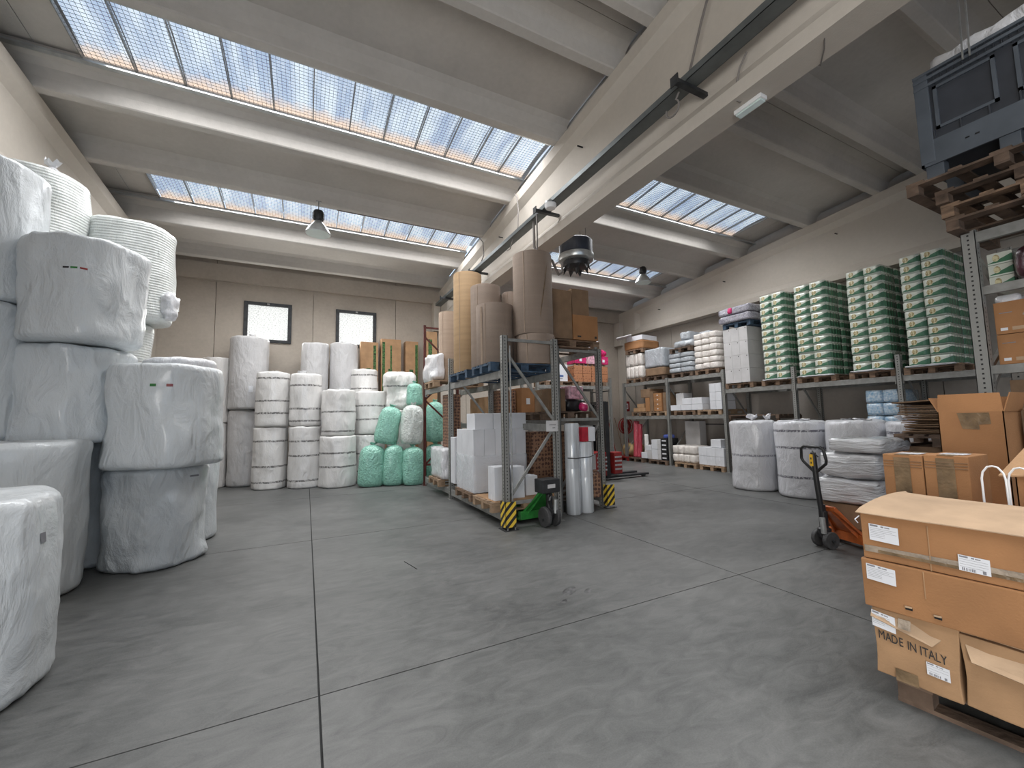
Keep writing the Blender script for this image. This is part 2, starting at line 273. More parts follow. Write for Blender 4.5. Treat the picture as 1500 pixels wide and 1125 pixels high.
def towerpack_mat():   # white pack with a green wave and a round warm picture printed on each face
    m, nt, b = new_mat('green_white_pack_film'); L = nt.links
    tc = N(nt, 'ShaderNodeTexCoord'); s = N(nt, 'ShaderNodeSeparateXYZ'); L.new(tc.outputs['Generated'], s.inputs[0])
    n = N(nt, 'ShaderNodeTexNoise', i_Scale=6, i_Detail=3); L.new(tc.outputs['Object'], n.inputs['Vector'])
    # u runs along y on the front and along x on the side; wave height grows with u
    w = N(nt, 'ShaderNodeMath', operation='MULTIPLY_ADD'); w.inputs[1].default_value = -.62; w.inputs[2].default_value = .62; L.new(s.outputs[1], w.inputs[0])
    w2 = N(nt, 'ShaderNodeMath', operation='MULTIPLY_ADD'); w2.inputs[1].default_value = .25; L.new(n.outputs[0], w2.inputs[0]); L.new(w.outputs[0], w2.inputs[2])
    lt = N(nt, 'ShaderNodeMath', operation='LESS_THAN'); L.new(s.outputs[2], lt.inputs[0]); L.new(w2.outputs[0], lt.inputs[1])
    mx = N(nt, 'ShaderNodeMix', data_type='RGBA'); L.new(lt.outputs[0], mx.inputs[0]); mx.inputs[6].default_value = (.60, .63, .56, 1); mx.inputs[7].default_value = (.06, .18, .105, 1)
    lo = N(nt, 'ShaderNodeMath', operation='LESS_THAN'); lo.inputs[1].default_value = .12; L.new(s.outputs[2], lo.inputs[0])
    m0 = N(nt, 'ShaderNodeMix', data_type='RGBA'); L.new(lo.outputs[0], m0.inputs[0]); L.new(mx.outputs[2], m0.inputs[6]); m0.inputs[7].default_value = (.62, .68, .62, 1)
    dy = N(nt, 'ShaderNodeVectorMath', operation='DISTANCE'); cb = N(nt, 'ShaderNodeCombineXYZ'); my = N(nt, 'ShaderNodeMath', operation='MULTIPLY'); my.inputs[1].default_value = 2.1
    L.new(s.outputs[1], my.inputs[0]); L.new(my.outputs[0], cb.inputs[1]); L.new(s.outputs[2], cb.inputs[2]); L.new(cb.outputs[0], dy.inputs[0]); dy.inputs[1].default_value = (0, 1.35, .55)
    ci = N(nt, 'ShaderNodeMath', operation='LESS_THAN'); ci.inputs[1].default_value = .30; L.new(dy.outputs['Value'], ci.inputs[0])
    ng = N(nt, 'ShaderNodeTexNoise', i_Scale=30, i_Detail=2); L.new(tc.outputs['Object'], ng.inputs['Vector'])
    cr = N(nt, 'ShaderNodeValToRGB'); e = cr.color_ramp.elements; e[0].position = .4; e[0].color = (.25, .17, .05, 1); e[1].position = .6; e[1].color = (.66, .62, .40, 1); L.new(ng.outputs[0], cr.inputs[0])
    m1 = N(nt, 'ShaderNodeMix', data_type='RGBA'); L.new(ci.outputs[0], m1.inputs[0]); L.new(m0.outputs[2], m1.inputs[6]); L.new(cr.outputs[0], m1.inputs[7])
    L.new(m1.outputs[2], b.inputs['Base Color']); b.inputs['Roughness'].default_value = .3; b.inputs['Coat Weight'].default_value = .4
    sx = N(nt, 'ShaderNodeMath', operation='MULTIPLY'); sx.inputs[1].default_value = 32; L.new(s.outputs[0], sx.inputs[0]); sn = N(nt, 'ShaderNodeMath', operation='SINE'); L.new(sx.outputs[0], sn.inputs[0])
    bp = N(nt, 'ShaderNodeBump', i_Strength=.5, i_Distance=.02); L.new(sn.outputs[0], bp.inputs['Height']); L.new(bp.outputs[0], b.inputs['Normal'])
    return m
M['tpack'] = towerpack_mat()
def spot_mat(name, base, ink, scale=9, thr=.42):
    m, nt, b = new_mat(name); L = nt.links
    tc = N(nt, 'ShaderNodeTexCoord'); v = N(nt, 'ShaderNodeTexVoronoi', i_Scale=scale, i_Randomness=.35); L.new(tc.outputs['Object'], v.inputs['Vector'])
    n = N(nt, 'ShaderNodeTexNoise', i_Scale=scale*4, i_Detail=2); L.new(tc.outputs['Object'], n.inputs['Vector'])
    a = N(nt, 'ShaderNodeMath', operation='MULTIPLY_ADD'); a.inputs[1].default_value = .5; L.new(n.outputs[0], a.inputs[0]); L.new(v.outputs['Distance'], a.inputs[2])
    lt = N(nt, 'ShaderNodeMath', operation='LESS_THAN'); lt.inputs[1].default_value = thr+.18; L.new(a.outputs[0], lt.inputs[0])
    mx = N(nt, 'ShaderNodeMix', data_type='RGBA'); L.new(lt.outputs[0], mx.inputs[0]); mx.inputs[6].default_value = c4(base); mx.inputs[7].default_value = c4(ink)
    L.new(mx.outputs[2], b.inputs['Base Color']); b.inputs['Roughness'].default_value = .75
    return m
M['spots'] = spot_mat('flower_printed_card', (.27, .15, .09), (.085, .04, .03), 15, .46)
M['bottles'] = spot_mat('printed_brown_pack', (.40, .17, .08), (.16, .06, .03), 12)
# ------------------------------------------------------------------ mesh helpers
class MB:
    def __init__(s): s.v = []; s.f = []
    def raw(s, vs, fs):
        k = len(s.v); s.v += [tuple(p) for p in vs]; s.f += [tuple(i+k for i in f) for f in fs]; return s
    def box(s, x0, x1, y0, y1, z0, z1, M4=None):
        vs = [(x0, y0, z0), (x1, y0, z0), (x1, y1, z0), (x0, y1, z0), (x0, y0, z1), (x1, y0, z1), (x1, y1, z1), (x0, y1, z1)]
        if M4: vs = [M4 @ Vector(p) for p in vs]
        return s.raw(vs, [(0, 3, 2, 1), (4, 5, 6, 7), (0, 1, 5, 4), (1, 2, 6, 5), (2, 3, 7, 6), (3, 0, 4, 7)])
    def bar(s, p, q, w, h, up=(0, 0, 1)):
        p = Vector(p); q = Vector(q); d = q-p; l = d.length; d.normalize(); a = Vector(up).cross(d)
        if a.length < 1e-4: a = Vector((1, 0, 0)).cross(d)
        a.normalize(); b = d.cross(a)
        vs = [p+a*i*w/2+b*j*h/2+d*k for k in (0, l) for i, j in ((-1, -1), (1, -1), (1, 1), (-1, 1))]
        return s.raw(vs, [(3, 2, 1, 0), (4, 5, 6, 7), (0, 1, 5, 4), (1, 2, 6, 5), (2, 3, 7, 6), (3, 0, 4, 7)])
    def tube(s, pts, r, n=8, closed=False):
        pts = [Vector(p) for p in pts]; m = len(pts); k0 = len(s.v); prev = None
        for i, p in enumerate(pts):
            a = pts[(i-1) % m] if (closed or i) else p; b = pts[(i+1) % m] if (closed or i < m-1) else p
            d = (b-a).normalized()
            u = Vector((0, 0, 1)).cross(d) if prev is None else prev - d*prev.dot(d)
            if u.length < 1e-3: u = Vector((1, 0, 0)).cross(d)
            if u.length < 1e-3: u = Vector((0, 1, 0)).cross(d)
            u.normalize(); prev = u; w = d.cross(u)
            rr = r[i] if isinstance(r, (list, tuple)) else r
            for j in range(n): t = 2*PI*j/n; s.v.append(tuple(p+u*math.cos(t)*rr+w*math.sin(t)*rr))
        for i in range(m if closed else m-1):
            for j in range(n):
                a = k0+i*n+j; b = k0+i*n+(j+1) % n; c = k0+((i+1) % m)*n+(j+1) % n; d = k0+((i+1) % m)*n+j
                s.f.append((a, b, c, d))
        if not closed:
            s.f.append(tuple(k0+j for j in reversed(range(n)))); s.f.append(tuple(k0+(m-1)*n+j for j in range(n)))
        return s
    def lathe(s, prof, n=32, c=(0, 0, 0)):
        k0 = len(s.v)
        for r, z in prof:
            for j in range(n): t = 2*PI*j/n; s.v.append((c[0]+r*math.cos(t), c[1]+r*math.sin(t), c[2]+z))
        for i in range(len(prof)-1):
            for j in range(n): s.f.append((k0+i*n+j, k0+i*n+(j+1) % n, k0+(i+1)*n+(j+1) % n, k0+(i+1)*n+j))
        s.f.append(tuple(k0+j for j in reversed(range(n)))); s.f.append(tuple(k0+(len(prof)-1)*n+j for j in range(n)))
        return s
    def mesh(s, name, mat, smooth=False):
        me = bpy.data.meshes.new(name); me.from_pydata(s.v, [], s.f); me.update()
        if mat is not None: me.materials.append(mat)
        if smooth:
            me.shade_smooth(); me.set_sharp_from_angle(angle=.7)
        return me
    def build(s, name, mat, parent=None, smooth=False, bevel=0, loc=None):
        o = bpy.data.objects.new(name, s.mesh(name, M[mat] if isinstance(mat, str) else mat, smooth)); COL.objects.link(o)
        if parent: o.parent = parent
        if loc: o.location = loc
        if bevel:
            bm = bmesh.new(); bm.from_mesh(o.data); bmesh.ops.bevel(bm, geom=bm.edges[:]+bm.verts[:], offset=bevel, segments=2, affect='EDGES', profile=.6); bm.to_mesh(o.data); bm.free()
        return o
def link(name, me, parent=None, loc=None, rot=None):
    o = bpy.data.objects.new(name, me); COL.objects.link(o)
    if parent: o.parent = parent
    if loc: o.location = loc
    if rot: o.rotation_euler = rot
    return o
def tag(o, label, cat, group=None):
    o['label'] = label; o['category'] = cat
    if group: o['group'] = group
    return o
def thing(name, label, cat, loc=(0, 0, 0), rz=0, group=None):
    o = bpy.data.objects.new(name, None); o.empty_display_size = .1; COL.objects.link(o); o.location = loc; o.rotation_euler = (0, 0, rz)
    return tag(o, label, cat, group)
def struct(o): o['kind'] = 'structure'; return o
def dup(root, loc, rz=0, label=None, group=None, s=None):
    r = root.copy(); COL.objects.link(r); r.location = loc; r.rotation_euler = (0, 0, rz)
    if s: r.scale = s
    if label: r['label'] = label
    if group: r['group'] = group
    for ch in list(root.children):
        c = ch.copy(); COL.objects.link(c); c.parent = r
        for g in ch.children:
            d = g.copy(); COL.objects.link(d); d.parent = c
    return r
ORD = ['zeroth', 'first', 'second', 'third', 'fourth', 'fifth', 'sixth', 'seventh', 'eighth', 'ninth', 'tenth', 'eleventh', 'twelfth', 'thirteenth', 'fourteenth']
# ------------------------------------------------------------------ floor
XJ = [-4.1, .1, 3.9, 7.7, 12.4]; YJ = [-8.0, -4.3, -.75, 2.8, 6.37, 9.87, 13.6]
fl = struct(MB().box(-4.4, 12.7, -8.3, 13.9, -.30, -.012).build('floor', 'joint'))
for i in range(4):
    for j in range(6):
        g = .006
        wob = []
        x0, x1, y0, y1 = XJ[i]+g, XJ[i+1]-g, YJ[j]+g*.8, YJ[j+1]-g*.8
        MB().box(x0, x1, y0, y1, -.012, 0).build('floor_slab', 'floor', fl)
# ------------------------------------------------------------------ back wall: 2.4 m precast panels, ring beam, windows
wb = struct(MB().box(-4.1, 12.4, 13.42, 13.75, 0, 6.6).build('wall_back', 'wall'))
PJ = [-4.1, -2.26, .12, 2.51, 4.9, 7.3, 9.7, 12.4]
WIN = [(-1.6, -.45, 3.86, 5.0), (.75, 1.9, 3.87, 5.0)]
def wall_piece(x0, x1, z0, z1, p=wb):
    MB().box(x0+.006, x1-.006, 13.3, 13.42, z0+.003, z1-.003).build('wall_panel', 'wall', p, bevel=.004)
for i in range(7):
    x0, x1 = PJ[i], PJ[i+1]; w = [q for q in WIN if x0 < q[0] < x1]
    if not w: wall_piece(x0, x1, 0, 6.5); continue
    a, b, c, d = w[0]
    mb = MB(); mb.box(x0+.006, a, 13.3, 13.42, 0, d); mb.box(b, x1-.006, 13.3, 13.42, 0, d); mb.box(a, b, 13.3, 13.42, 0, c); mb.box(x0+.006, x1-.006, 13.3, 13.42, d, 6.5)
    mb.build('wall_panel', 'wall', wb)
struct(MB().box(-3.95, 12.2, 13.16, 13.3, 5.47, 5.92).build('ring_beam', 'wall'))
for k, (a, b, c, d) in enumerate(WIN):
    w = struct(MB().box(a, b, 13.44, 13.5, c, d).build('window_%d' % (k+1), 'darksteel'))
    t = .085
    fr = MB(); fr.box(a-.01, a+t, 13.25, 13.36, c, d); fr.box(b-t, b+.01, 13.25, 13.36, c, d); fr.box(a+t, b-t, 13.25, 13.36, c, c+t); fr.box(a+t, b-t, 13.25, 13.36, d-t, d)
    fr.build('window_frame', 'darksteel', w, bevel=.006)
    pn = MB().box(-.6, .6, 0, .01, -.6, .6); pn = MB().box(-(b-a)/2+t, (b-a)/2-t, 0, .01, -(d-c)/2+t, (d-c)/2-t)
    pn.build('window_pane', 'glass', w, loc=((a+b)/2, 13.33, (c+d)/2))
    MB().box((a+b)/2-.03, (a+b)/2+.03, 13.235, 13.25, d-.07, d-.02).build('window_latch', 'galv', w)
# side walls
wr = struct(MB().box(12.32, 12.6, -8.3, 13.75, 0, 7.9).build('wall_right', 'wallw'))
for j in range(9):
    MB().box(12.2, 12.32, 13.3-2.4*(j+1)+.008, 13.3-2.4*j-.008, .0, 6.0+.16*j).build('wall_panel', 'wallw', wr, bevel=.004)
wl = struct(MB().box(-4.4, -4.12, -8.3, 13.75, 0, 7.9).build('wall_left', 'wallw'))
for j in range(9):
    MB().box(-4.12, -4.0, 13.3-2.4*(j+1)+.008, 13.3-2.4*j-.008, .0, 6.0+.16*j).build('wall_panel', 'wallw', wl, bevel=.004)
wf = struct(MB().box(5.6, 12.4, -8.3, -8.0, 0, 7.9).box(-4.1, -3.4, -8.3, -8.0, 0, 7.9).box(-3.4, 5.6, -8.3, -8.0, 4.7, 7.9).build('wall_front', 'wallw'))
# ------------------------------------------------------------------ girders and columns
def girder(xc, nm):
    ys = [13.25, 12.25, 12.05, 6.0, 2.0, -1.5, -5.0, -8.0]; mb = MB(); rings = []
    for k, y in enumerate(ys):
        zt = gz(y); end = k < 2; w = .2 if end else .10; bw = .17
        pr = [(-bw, 4.88), (bw, 4.88), (bw+.02, 5.02), (w+.0, 5.16 if not end else 5.02), (w, zt-.34), (.2, zt-.2), (.2, zt), (-.2, zt), (-.2, zt-.2), (-w, zt-.34), (-w, 5.16 if not end else 5.02), (-bw-.02, 5.02)]
        rings.append([(xc+p, y, z) for p, z in pr])
    vs = [p for r in rings for p in r]; n = 12; fs = []
    for i in range(len(rings)-1):
        for j in range(n): fs.append((i*n+j, i*n+(j+1) % n, (i+1)*n+(j+1) % n, (i+1)*n+j))
    fs.append(tuple(range(n))); fs.append(tuple((len(rings)-1)*n+j for j in reversed(range(n))))
    mb.raw(vs, fs); o = struct(mb.build(nm, 'beam'))
    bm = bmesh.new(); bm.from_mesh(o.data); bmesh.ops.recalc_face_normals(bm, faces=bm.faces); bm.to_mesh(o.data); bm.free()
    for y in (2.2, 5.2, 8.3, 11.0):
        for dz in (0,):
            MB().tube([(xc-.205-.0, y, gz(y)-.5), (xc-.07, y, gz(y)-.5)], .012, 8).build('lifting_socket', 'slot', o)
    return o
GX = [-3.7, 4.1, 11.9]
girders = [girder(x, 'roof_girder') for x in GX]
for x in GX:
    for y in (13.06, -7.7):
        c = MB().box(x-.24, x+.24, y-.22, y+.22, 0, 4.88); struct(c.build('column', 'beam', bevel=.012))
    struct(MB().box(x-.42, x-.22, 12.9, 13.28, 4.5, 5.47).build('column_fork', 'beam', bevel=.01))
# ------------------------------------------------------------------ roof: double-rib panels with skylights between
ceil = struct(MB().box(-4.4, 12.7, -8.4, 13.9, 8.05, 8.15).build('ceiling', 'roof'))
def rib_profile(y0, y1):
    """Section in (y, z above the girder top): slab with two tapering ribs."""
    a = y0+.004; b = y1-.004; r1 = y0+.38; r2 = y1-.40
    low = [(a, .33)]
    for rc in (r1, r2):
        low += [(rc-.24, .315), (rc-.15, .26), (rc-.10, .14), (rc-.075, .015), (rc-.06, 0), (rc+.06, 0), (rc+.075, .015), (rc+.10, .14), (rc+.15, .26), (rc+.24, .315)]
    low += [(b, .33)]
    return low, [(b, .40), (a, .40)]
PANELS = [(10.85, 13.15), (7.4, 9.7), (3.95, 6.25), (1.65, 3.95), (-1.05, 1.65), (-4.5, -2.1), (-6.9, -4.5), (-8.3, -6.9)]
for (y0, y1) in PANELS:
    low, top = rib_profile(y0, y1) if y1-y0 > 2 else ([(y0, .33), (y1, .33)], [(y1, .4), (y0, .4)])
    for (xa, xb) in ((-3.88, 4.06), (4.14, 12.0)):
        mb = MB(); pr = low+top; n = len(pr)
        vs = [(x, y, gz(y)+z) for x in (xa, xb) for y, z in pr]
        nl = len(low); fs = [(j, (j+1) % n, n+(j+1) % n, n+j) for j in range(n)] + [tuple(range(n)), tuple(n+j for j in reversed(range(n)))]
        mb.raw(vs, fs); o = mb.build('roof_panel', 'roof', ceil)
        bm = bmesh.new(); bm.from_mesh(o.data); bmesh.ops.recalc_face_normals(bm, faces=bm.faces); bm.to_mesh(o.data); bm.free()
# closure strips over the side girders, dark gap with blocks
for x in (-3.98, 12.12):
    struct(MB().box(x-.06, x+.06, -8.2, 13.3, 5.5, 5.9).build('eaves_strip', 'roof'))
for sx0, sx1, op in ((-3.88, 4.06, -2.9), (4.14, 12.0, 11.0)):
    for k, (y0, y1) in enumerate(SKY_Y + [(-2.1, -1.05)]):
        nm = 'window_%d' % (3 + k + (3 if sx0 > 0 else 0))
        zc = gz((y0+y1)/2)+.40
        def zz(y): return gz(y)+.405
        # frame: pale metal angle along both long edges with a strip of joint foam
        w = struct(MB().box(sx0, sx1, y1-.03, y1+.05, zz(y1)-.09, zz(y1)-.06).build(nm, 'silver'))
        MB().box(sx0, sx1, y0-.05, y0+.03, zz(y0)-.09, zz(y0)-.06).build('frame_angle', 'silver', w)
        # panes
        xs0, xs1 = (op, sx1) if sx0 < 0 else (sx0, op)
        n = 12 if sx0 < 0 else 12; dx = (xs1-xs0)/n
        for i in range(n):
            mb = MB(); vs = []; fs = []; q = 8; r = 5
            for b_ in range(r+1):
                t = b_/r; y = y0-.1+(y1-y0+.2)*t
                for a_ in range(q+1):
                    x = xs0+i*dx+.008+(dx-.016)*a_/q; zr = .055*math.sin(PI*t)+.012*(1 if (a_//2) % 2 else 0)
                    vs.append((x, y, zz(y)+zr+.02))
            for b_ in range(r):
                for a_ in range(q): c0 = b_*(q+1)+a_; fs.append((c0, c0+q+1, c0+q+2, c0+1))
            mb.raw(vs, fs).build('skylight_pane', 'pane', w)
            MB().bar((xs0+i*dx, y0-.06, zz(y0-.06)-.03), (xs0+i*dx, y1+.06, zz(y1+.06)-.03), .012, .05).build('glazing_bar', 'galv', w)
        # opaque sheets at the outer end
        xo0, xo1 = (sx0, op) if sx0 < 0 else (op, sx1)
        for i in range(2):
            xa = xo0+(xo1-xo0)*i/2; xb = xo0+(xo1-xo0)*(i+1)/2
            MB().bar(((xa+xb)/2, y0-.12, zz(y0-.12)+.02), ((xa+xb)/2, y1+.12, zz(y1+.12)+.02), xb-xa-.012, .02).build('opaque_sheet', 'roof', w)
        # safety wire mesh
        mb = MB(); h = .0022; x = xs0
        zm = lambda y: zz(y)-.03
        while x < xs1: mb.bar((x, y0, zm(y0)), (x, y1, zm(y1)), 2*h, 2*h); x += .06
        y = y0+.03
        while y < y1: mb.box(xs0, xs1, y-h, y+h, zm(y)-h, zm(y)+h); y += .06
        o = mb.build('wire_mesh', 'galv', w); o['kind'] = 'stuff'
# ------------------------------------------------------------------ builders for the goods
def roll_mesh(r, h, seed, rc=.07, lump=.03, fold=.012, q=2.0, n=56, rot=0, taper=0, sag=0):
    rows = []
    k = 4
    rows += [(rr, 0) for rr in (0.0, .35, .7)]
    for i in range(k+1): a = -PI/2+PI/2*i/k; rows.append(('c', math.cos(a), rc*(1+math.sin(a))))
    m = 16
    for i in range(1, m): rows.append(('s', 1, rc+(h-2*rc)*i/m))
    for i in range(k+1): a = PI/2*i/k; rows.append(('c', math.cos(a), h-rc+rc*math.sin(a)))
    rows += [(rr, h) for rr in (.75, .4, 0.0)]
    vs = []; fs = []
    for row in rows:
        for j in range(n):
            t = 2*PI*j/n; c, s_ = math.cos(t+rot), math.sin(t+rot)
            base = r/((abs(c)**q+abs(s_)**q)**(1/q))
            if row[0] == 'c' or row[0] == 's':
                rr = base-rc+rc*row[1] if row[0] == 'c' else base; z = row[2]
            else: rr = (base-rc)*row[0]; z = row[1]
            tz = z/h
            d = lump*mnoise.noise(Vector((1.3*math.cos(t), 1.3*math.sin(t), tz*2.2+seed*3.1)))
            d += fold*mnoise.noise(Vector((6*math.cos(t), 6*math.sin(t), tz*1.2+seed*7.7)))+fold*.6*mnoise.noise(Vector((3*math.cos(t)+tz*3, 3*math.sin(t), tz*9+seed)))
            d += sag*(1-tz)-taper*tz*r
            f = min(1, rr/(r*.6))
            rr += d*f
            if z >= h-1e-6 or (row[0] == 'c' and tz > .8): z += .02*mnoise.noise(Vector((c*2, s_*2, seed)))
            vs.append((rr*math.cos(t), rr*math.sin(t), z))
    for i in range(len(rows)-1):
        for j in range(n): fs.append((i*n+j, i*n+(j+1) % n, (i+1)*n+(j+1) % n, (i+1)*n+j))
    me = bpy.data.meshes.new('roll'); me.from_pydata(vs, [], fs); me.update(); me.shade_smooth()
    return me
def tuft_mesh(seed, s=.12, h=.13):
    """A gathered tail of film: crumpled fan of sheet with thickness."""
    rnd = random.Random(seed); vs = []; fs = []; n = 14
    for k, (z, rr) in enumerate(((-.01, s*.9), (h*.3, s*.28), (h*.65, s*.7), (h, s))):
        for j in range(n):
            t = 2*PI*j/n; q = rr*(1+.35*rnd.uniform(-1, 1)); vs.append((q*math.cos(t), q*math.sin(t)*.7, z+(.35*h*rnd.uniform(-1, 1) if k > 1 else 0)))
    for k in range(3):
        for j in range(n): fs.append((k*n+j, k*n+(j+1) % n, (k+1)*n+(j+1) % n, (k+1)*n+j))
    me = bpy.data.meshes.new('tuft'); me.from_pydata(vs, [], fs); me.update(); me.shade_smooth(); return me
ROLLN = [0]
def roll(label, c, r, z0, z1, mat, q=2.0, group=None, tuft=None, rc=.07, lump=.035, fold=.014, name='foam_roll', cat='roll', tilt=(0, 0), rot=0, taper=0, sag=0):
    ROLLN[0] += 1; me = roll_mesh(r, z1-z0, ROLLN[0], rc=min(rc, r*.4), lump=lump, fold=fold, q=q, rot=rot, taper=taper, sag=sag); me.materials.append(M[mat] if isinstance(mat, str) else mat)
    o = link(name, me, None, (c[0], c[1], z0), (tilt[0], tilt[1], 0)); tag(o, label, cat, group)
    for k, tf in enumerate(tuft or []):
        t = tuft_mesh(ROLLN[0]*3+k, *(tf[3:] if len(tf) > 3 else ())); t.materials.append(M['filmwhite'])
        link('gathered_film', t, o, (tf[0], tf[1], z1-z0+tf[2]))
    return o
from mathutils.bvhtree import BVHTree
def wpatch(parent, name, mat, ang, z, r, w, h, lines=0):
    """A printed patch laid on the roll's own surface (rays from outside find it)."""
    me = parent.data; bt = BVHTree.FromPolygons([v.co for v in me.vertices], [p.vertices for p in me.polygons])
    mb = MB(); n = 8; k = 3; vs = []; fs = []
    for i in range(n+1):
        a = ang+(i/n-.5)*w/r
        for j in range(k+1):
            zz_ = z+(j/k-.5)*h; o_ = Vector((math.cos(a)*3, math.sin(a)*3, zz_)); hit = bt.ray_cast(o_, Vector((-math.cos(a), -math.sin(a), 0)))[0]
            rr = math.hypot(hit.x, hit.y)+.004 if hit else r
            vs.append((math.cos(a)*rr, math.sin(a)*rr, zz_))
    for i in range(n):
        for j in range(k): c0 = i*(k+1)+j; fs.append((c0, c0+k+1, c0+k+2, c0+1))
    mb.raw(vs, fs); return mb.build(name, mat, parent)
def pallet_parts(mat, t, L=1.2, Wd=.8, skid=True):
    lx = L/2; ly = Wd/2
    bw = [.145, .1, .145, .1, .145]; gap = (Wd-sum(bw))/4; y = -ly
    for w in bw:
        MB().box(-lx, lx, y, y+w, .122, .144).build('deck_board', mat, t); y += w+gap
    for x in (-lx+.0725, 0, lx-.0725):
        MB().box(x-.0725, x+.0725, -ly, ly, .1, .122).build('stringer_board', mat, t)
    for x in (-lx+.0725, 0, lx-.0725):
        for yy in (-ly+.05, 0, ly-.05):
            MB().box(x-.07, x+.07, yy-.049, yy+.049, .022, .1).build('block', mat, t)
    for yy in (-ly+.05, 0, ly-.05):
        MB().box(-lx, lx, yy-.05, yy+.05, 0, .022).build('bottom_board', mat, t)
PAL = {}
def pallet(label, loc, rz=0, mat='wood', group=None, L=1.2, Wd=.8):
    k = (mat, L, Wd)
    if k not in PAL:
        t = thing('pallet', label, 'pallet', loc, rz, group); pallet_parts(mat, t, L, Wd); PAL[k] = t; return t
    r = dup(PAL[k], loc, rz, label)
    if group: r['group'] = group
    elif 'group' in r: del r['group']
    return r
BX = {}
def carton(label, x0, x1, y0, y1, z0, z1, mat='card', rz=0, tape=True, group=None, name='carton', cat='box', bevel=.006, tapemat='tape', face_tape=True, tw=.05, tiltx=0):
    """Closed box with its taped seam; the seam runs along x, the tape folds down the -x and -y faces."""
    w, d, h = x1-x0, y1-y0, z1-z0
    t = thing(name, label, cat, ((x0+x1)/2, (y0+y1)/2, z0), rz, group)
    if tiltx: t.rotation_euler = (tiltx, 0, rz)
    MB().box(-w/2, w/2, -d/2, d/2, 0, h).build(name+'_body' if name != 'carton' else 'carton_body', mat, t, bevel=bevel)
    if tape:
        mb = MB(); e = .0025
        mb.box(-w/2-e, w/2+e, -tw/2, tw/2, h-.001, h+e)
        if face_tape: mb.box(-w/2-e, -w/2+.001, -tw/2, tw/2, h-min(.1, h*.4), h); mb.box(-w/2-e, -w/2+.001, -tw/2, tw/2, 0.004, min(.08, h*.3))
        mb.build('tape', tapemat, t)
    return t
def decal(parent, name, c, u, v, w, h, mat='paper', lines=0, ink='greyink', th=.0015, seed=1, bars=False):
    c = Vector(c); u = Vector(u).normalized(); v = Vector(v).normalized(); n = u.cross(v)
    def bx(mb, a0, a1, b0, b1, t0, t1):
        vs = [c+u*a+v*b+n*t for t in (t0, t1) for a, b in ((a0, b0), (a1, b0), (a1, b1), (a0, b1))]
        mb.raw(vs, [(3, 2, 1, 0), (4, 5, 6, 7), (0, 1, 5, 4), (1, 2, 6, 5), (2, 3, 7, 6), (3, 0, 4, 7)])
    mb = MB(); bx(mb, -w/2, w/2, -h/2, h/2, 0, th); o = mb.build(name, mat, parent)
    if lines:
        rnd = random.Random(seed); mb = MB()
        bx(mb, -w*.46, -w*.18, h*.36, h*.46, th, th+.0006); bx(mb, -w*.08, w*.02, h*.36, h*.44, th, th+.0006); bx(mb, w*.05, w*.22, h*.36, h*.42, th, th+.0006)
        for i in range(lines):
            b = h*.25-i*h*.62/lines; L_ = rnd.choice((.5, .75, .9, .9)); bx(mb, -w*.46, -w*.46+w*L_, b-h*.007, b+h*.007, th, th+.0006)
        if bars:
            a = -w*.4
            while a < w*.05: ww = rnd.choice((.002, .004)); bx(mb, a, a+ww, -h*.46, -h*.28, th, th+.0006); a += ww+rnd.choice((.002, .004))
            bx(mb, w*.25, w*.36, -h*.46, -h*.26, th, th+.0006)
        mb.build('printed_lines', ink, o)
    return o
def text(body, size, mat, parent, c, u, v, name='lettering', ext=.0008, bold=0, sx=1):
    cu = bpy.data.curves.new('t', 'FONT'); cu.body = body; cu.size = size; cu.extrude = ext; cu.align_x = 'CENTER'; cu.align_y = 'CENTER'; cu.offset = bold; cu.resolution_u = 3
    to = bpy.data.objects.new('t', cu); COL.objects.link(to); bpy.context.view_layer.update()
    me = bpy.data.meshes.new_from_object(to.evaluated_get(bpy.context.evaluated_depsgraph_get())); bpy.data.objects.remove(to); me.transform(Matrix.Diagonal((sx, 1, 1, 1)))
    u = Vector(u).normalized(); v = Vector(v).normalized(); n = u.cross(v)
    Mx = Matrix(((u.x, v.x, n.x, c[0]), (u.y, v.y, n.y, c[1]), (u.z, v.z, n.z, c[2]), (0, 0, 0, 1))); me.transform(Mx)
    me.materials.clear(); me.materials.append(M[mat]); return link(name, me, parent)
def crumple(o, amp=.02, freq=4, cuts=7, seed=0, flat_bottom=True):
    bm = bmesh.new(); bm.from_mesh(o.data)
    bmesh.ops.subdivide_edges(bm, edges=bm.edges[:], cuts=cuts, use_grid_fill=True)
    for v in bm.verts:
        p = v.co.copy()*freq+Vector((seed, seed*2.3, 0))
        d = Vector((mnoise.noise(p), mnoise.noise(p+Vector((31, 0, 0))), mnoise.noise(p+Vector((0, 47, 0)))*.5))*amp
        v.co += d
    bm.to_mesh(o.data); bm.free(); o.data.shade_smooth() if amp > .03 else None
    return o
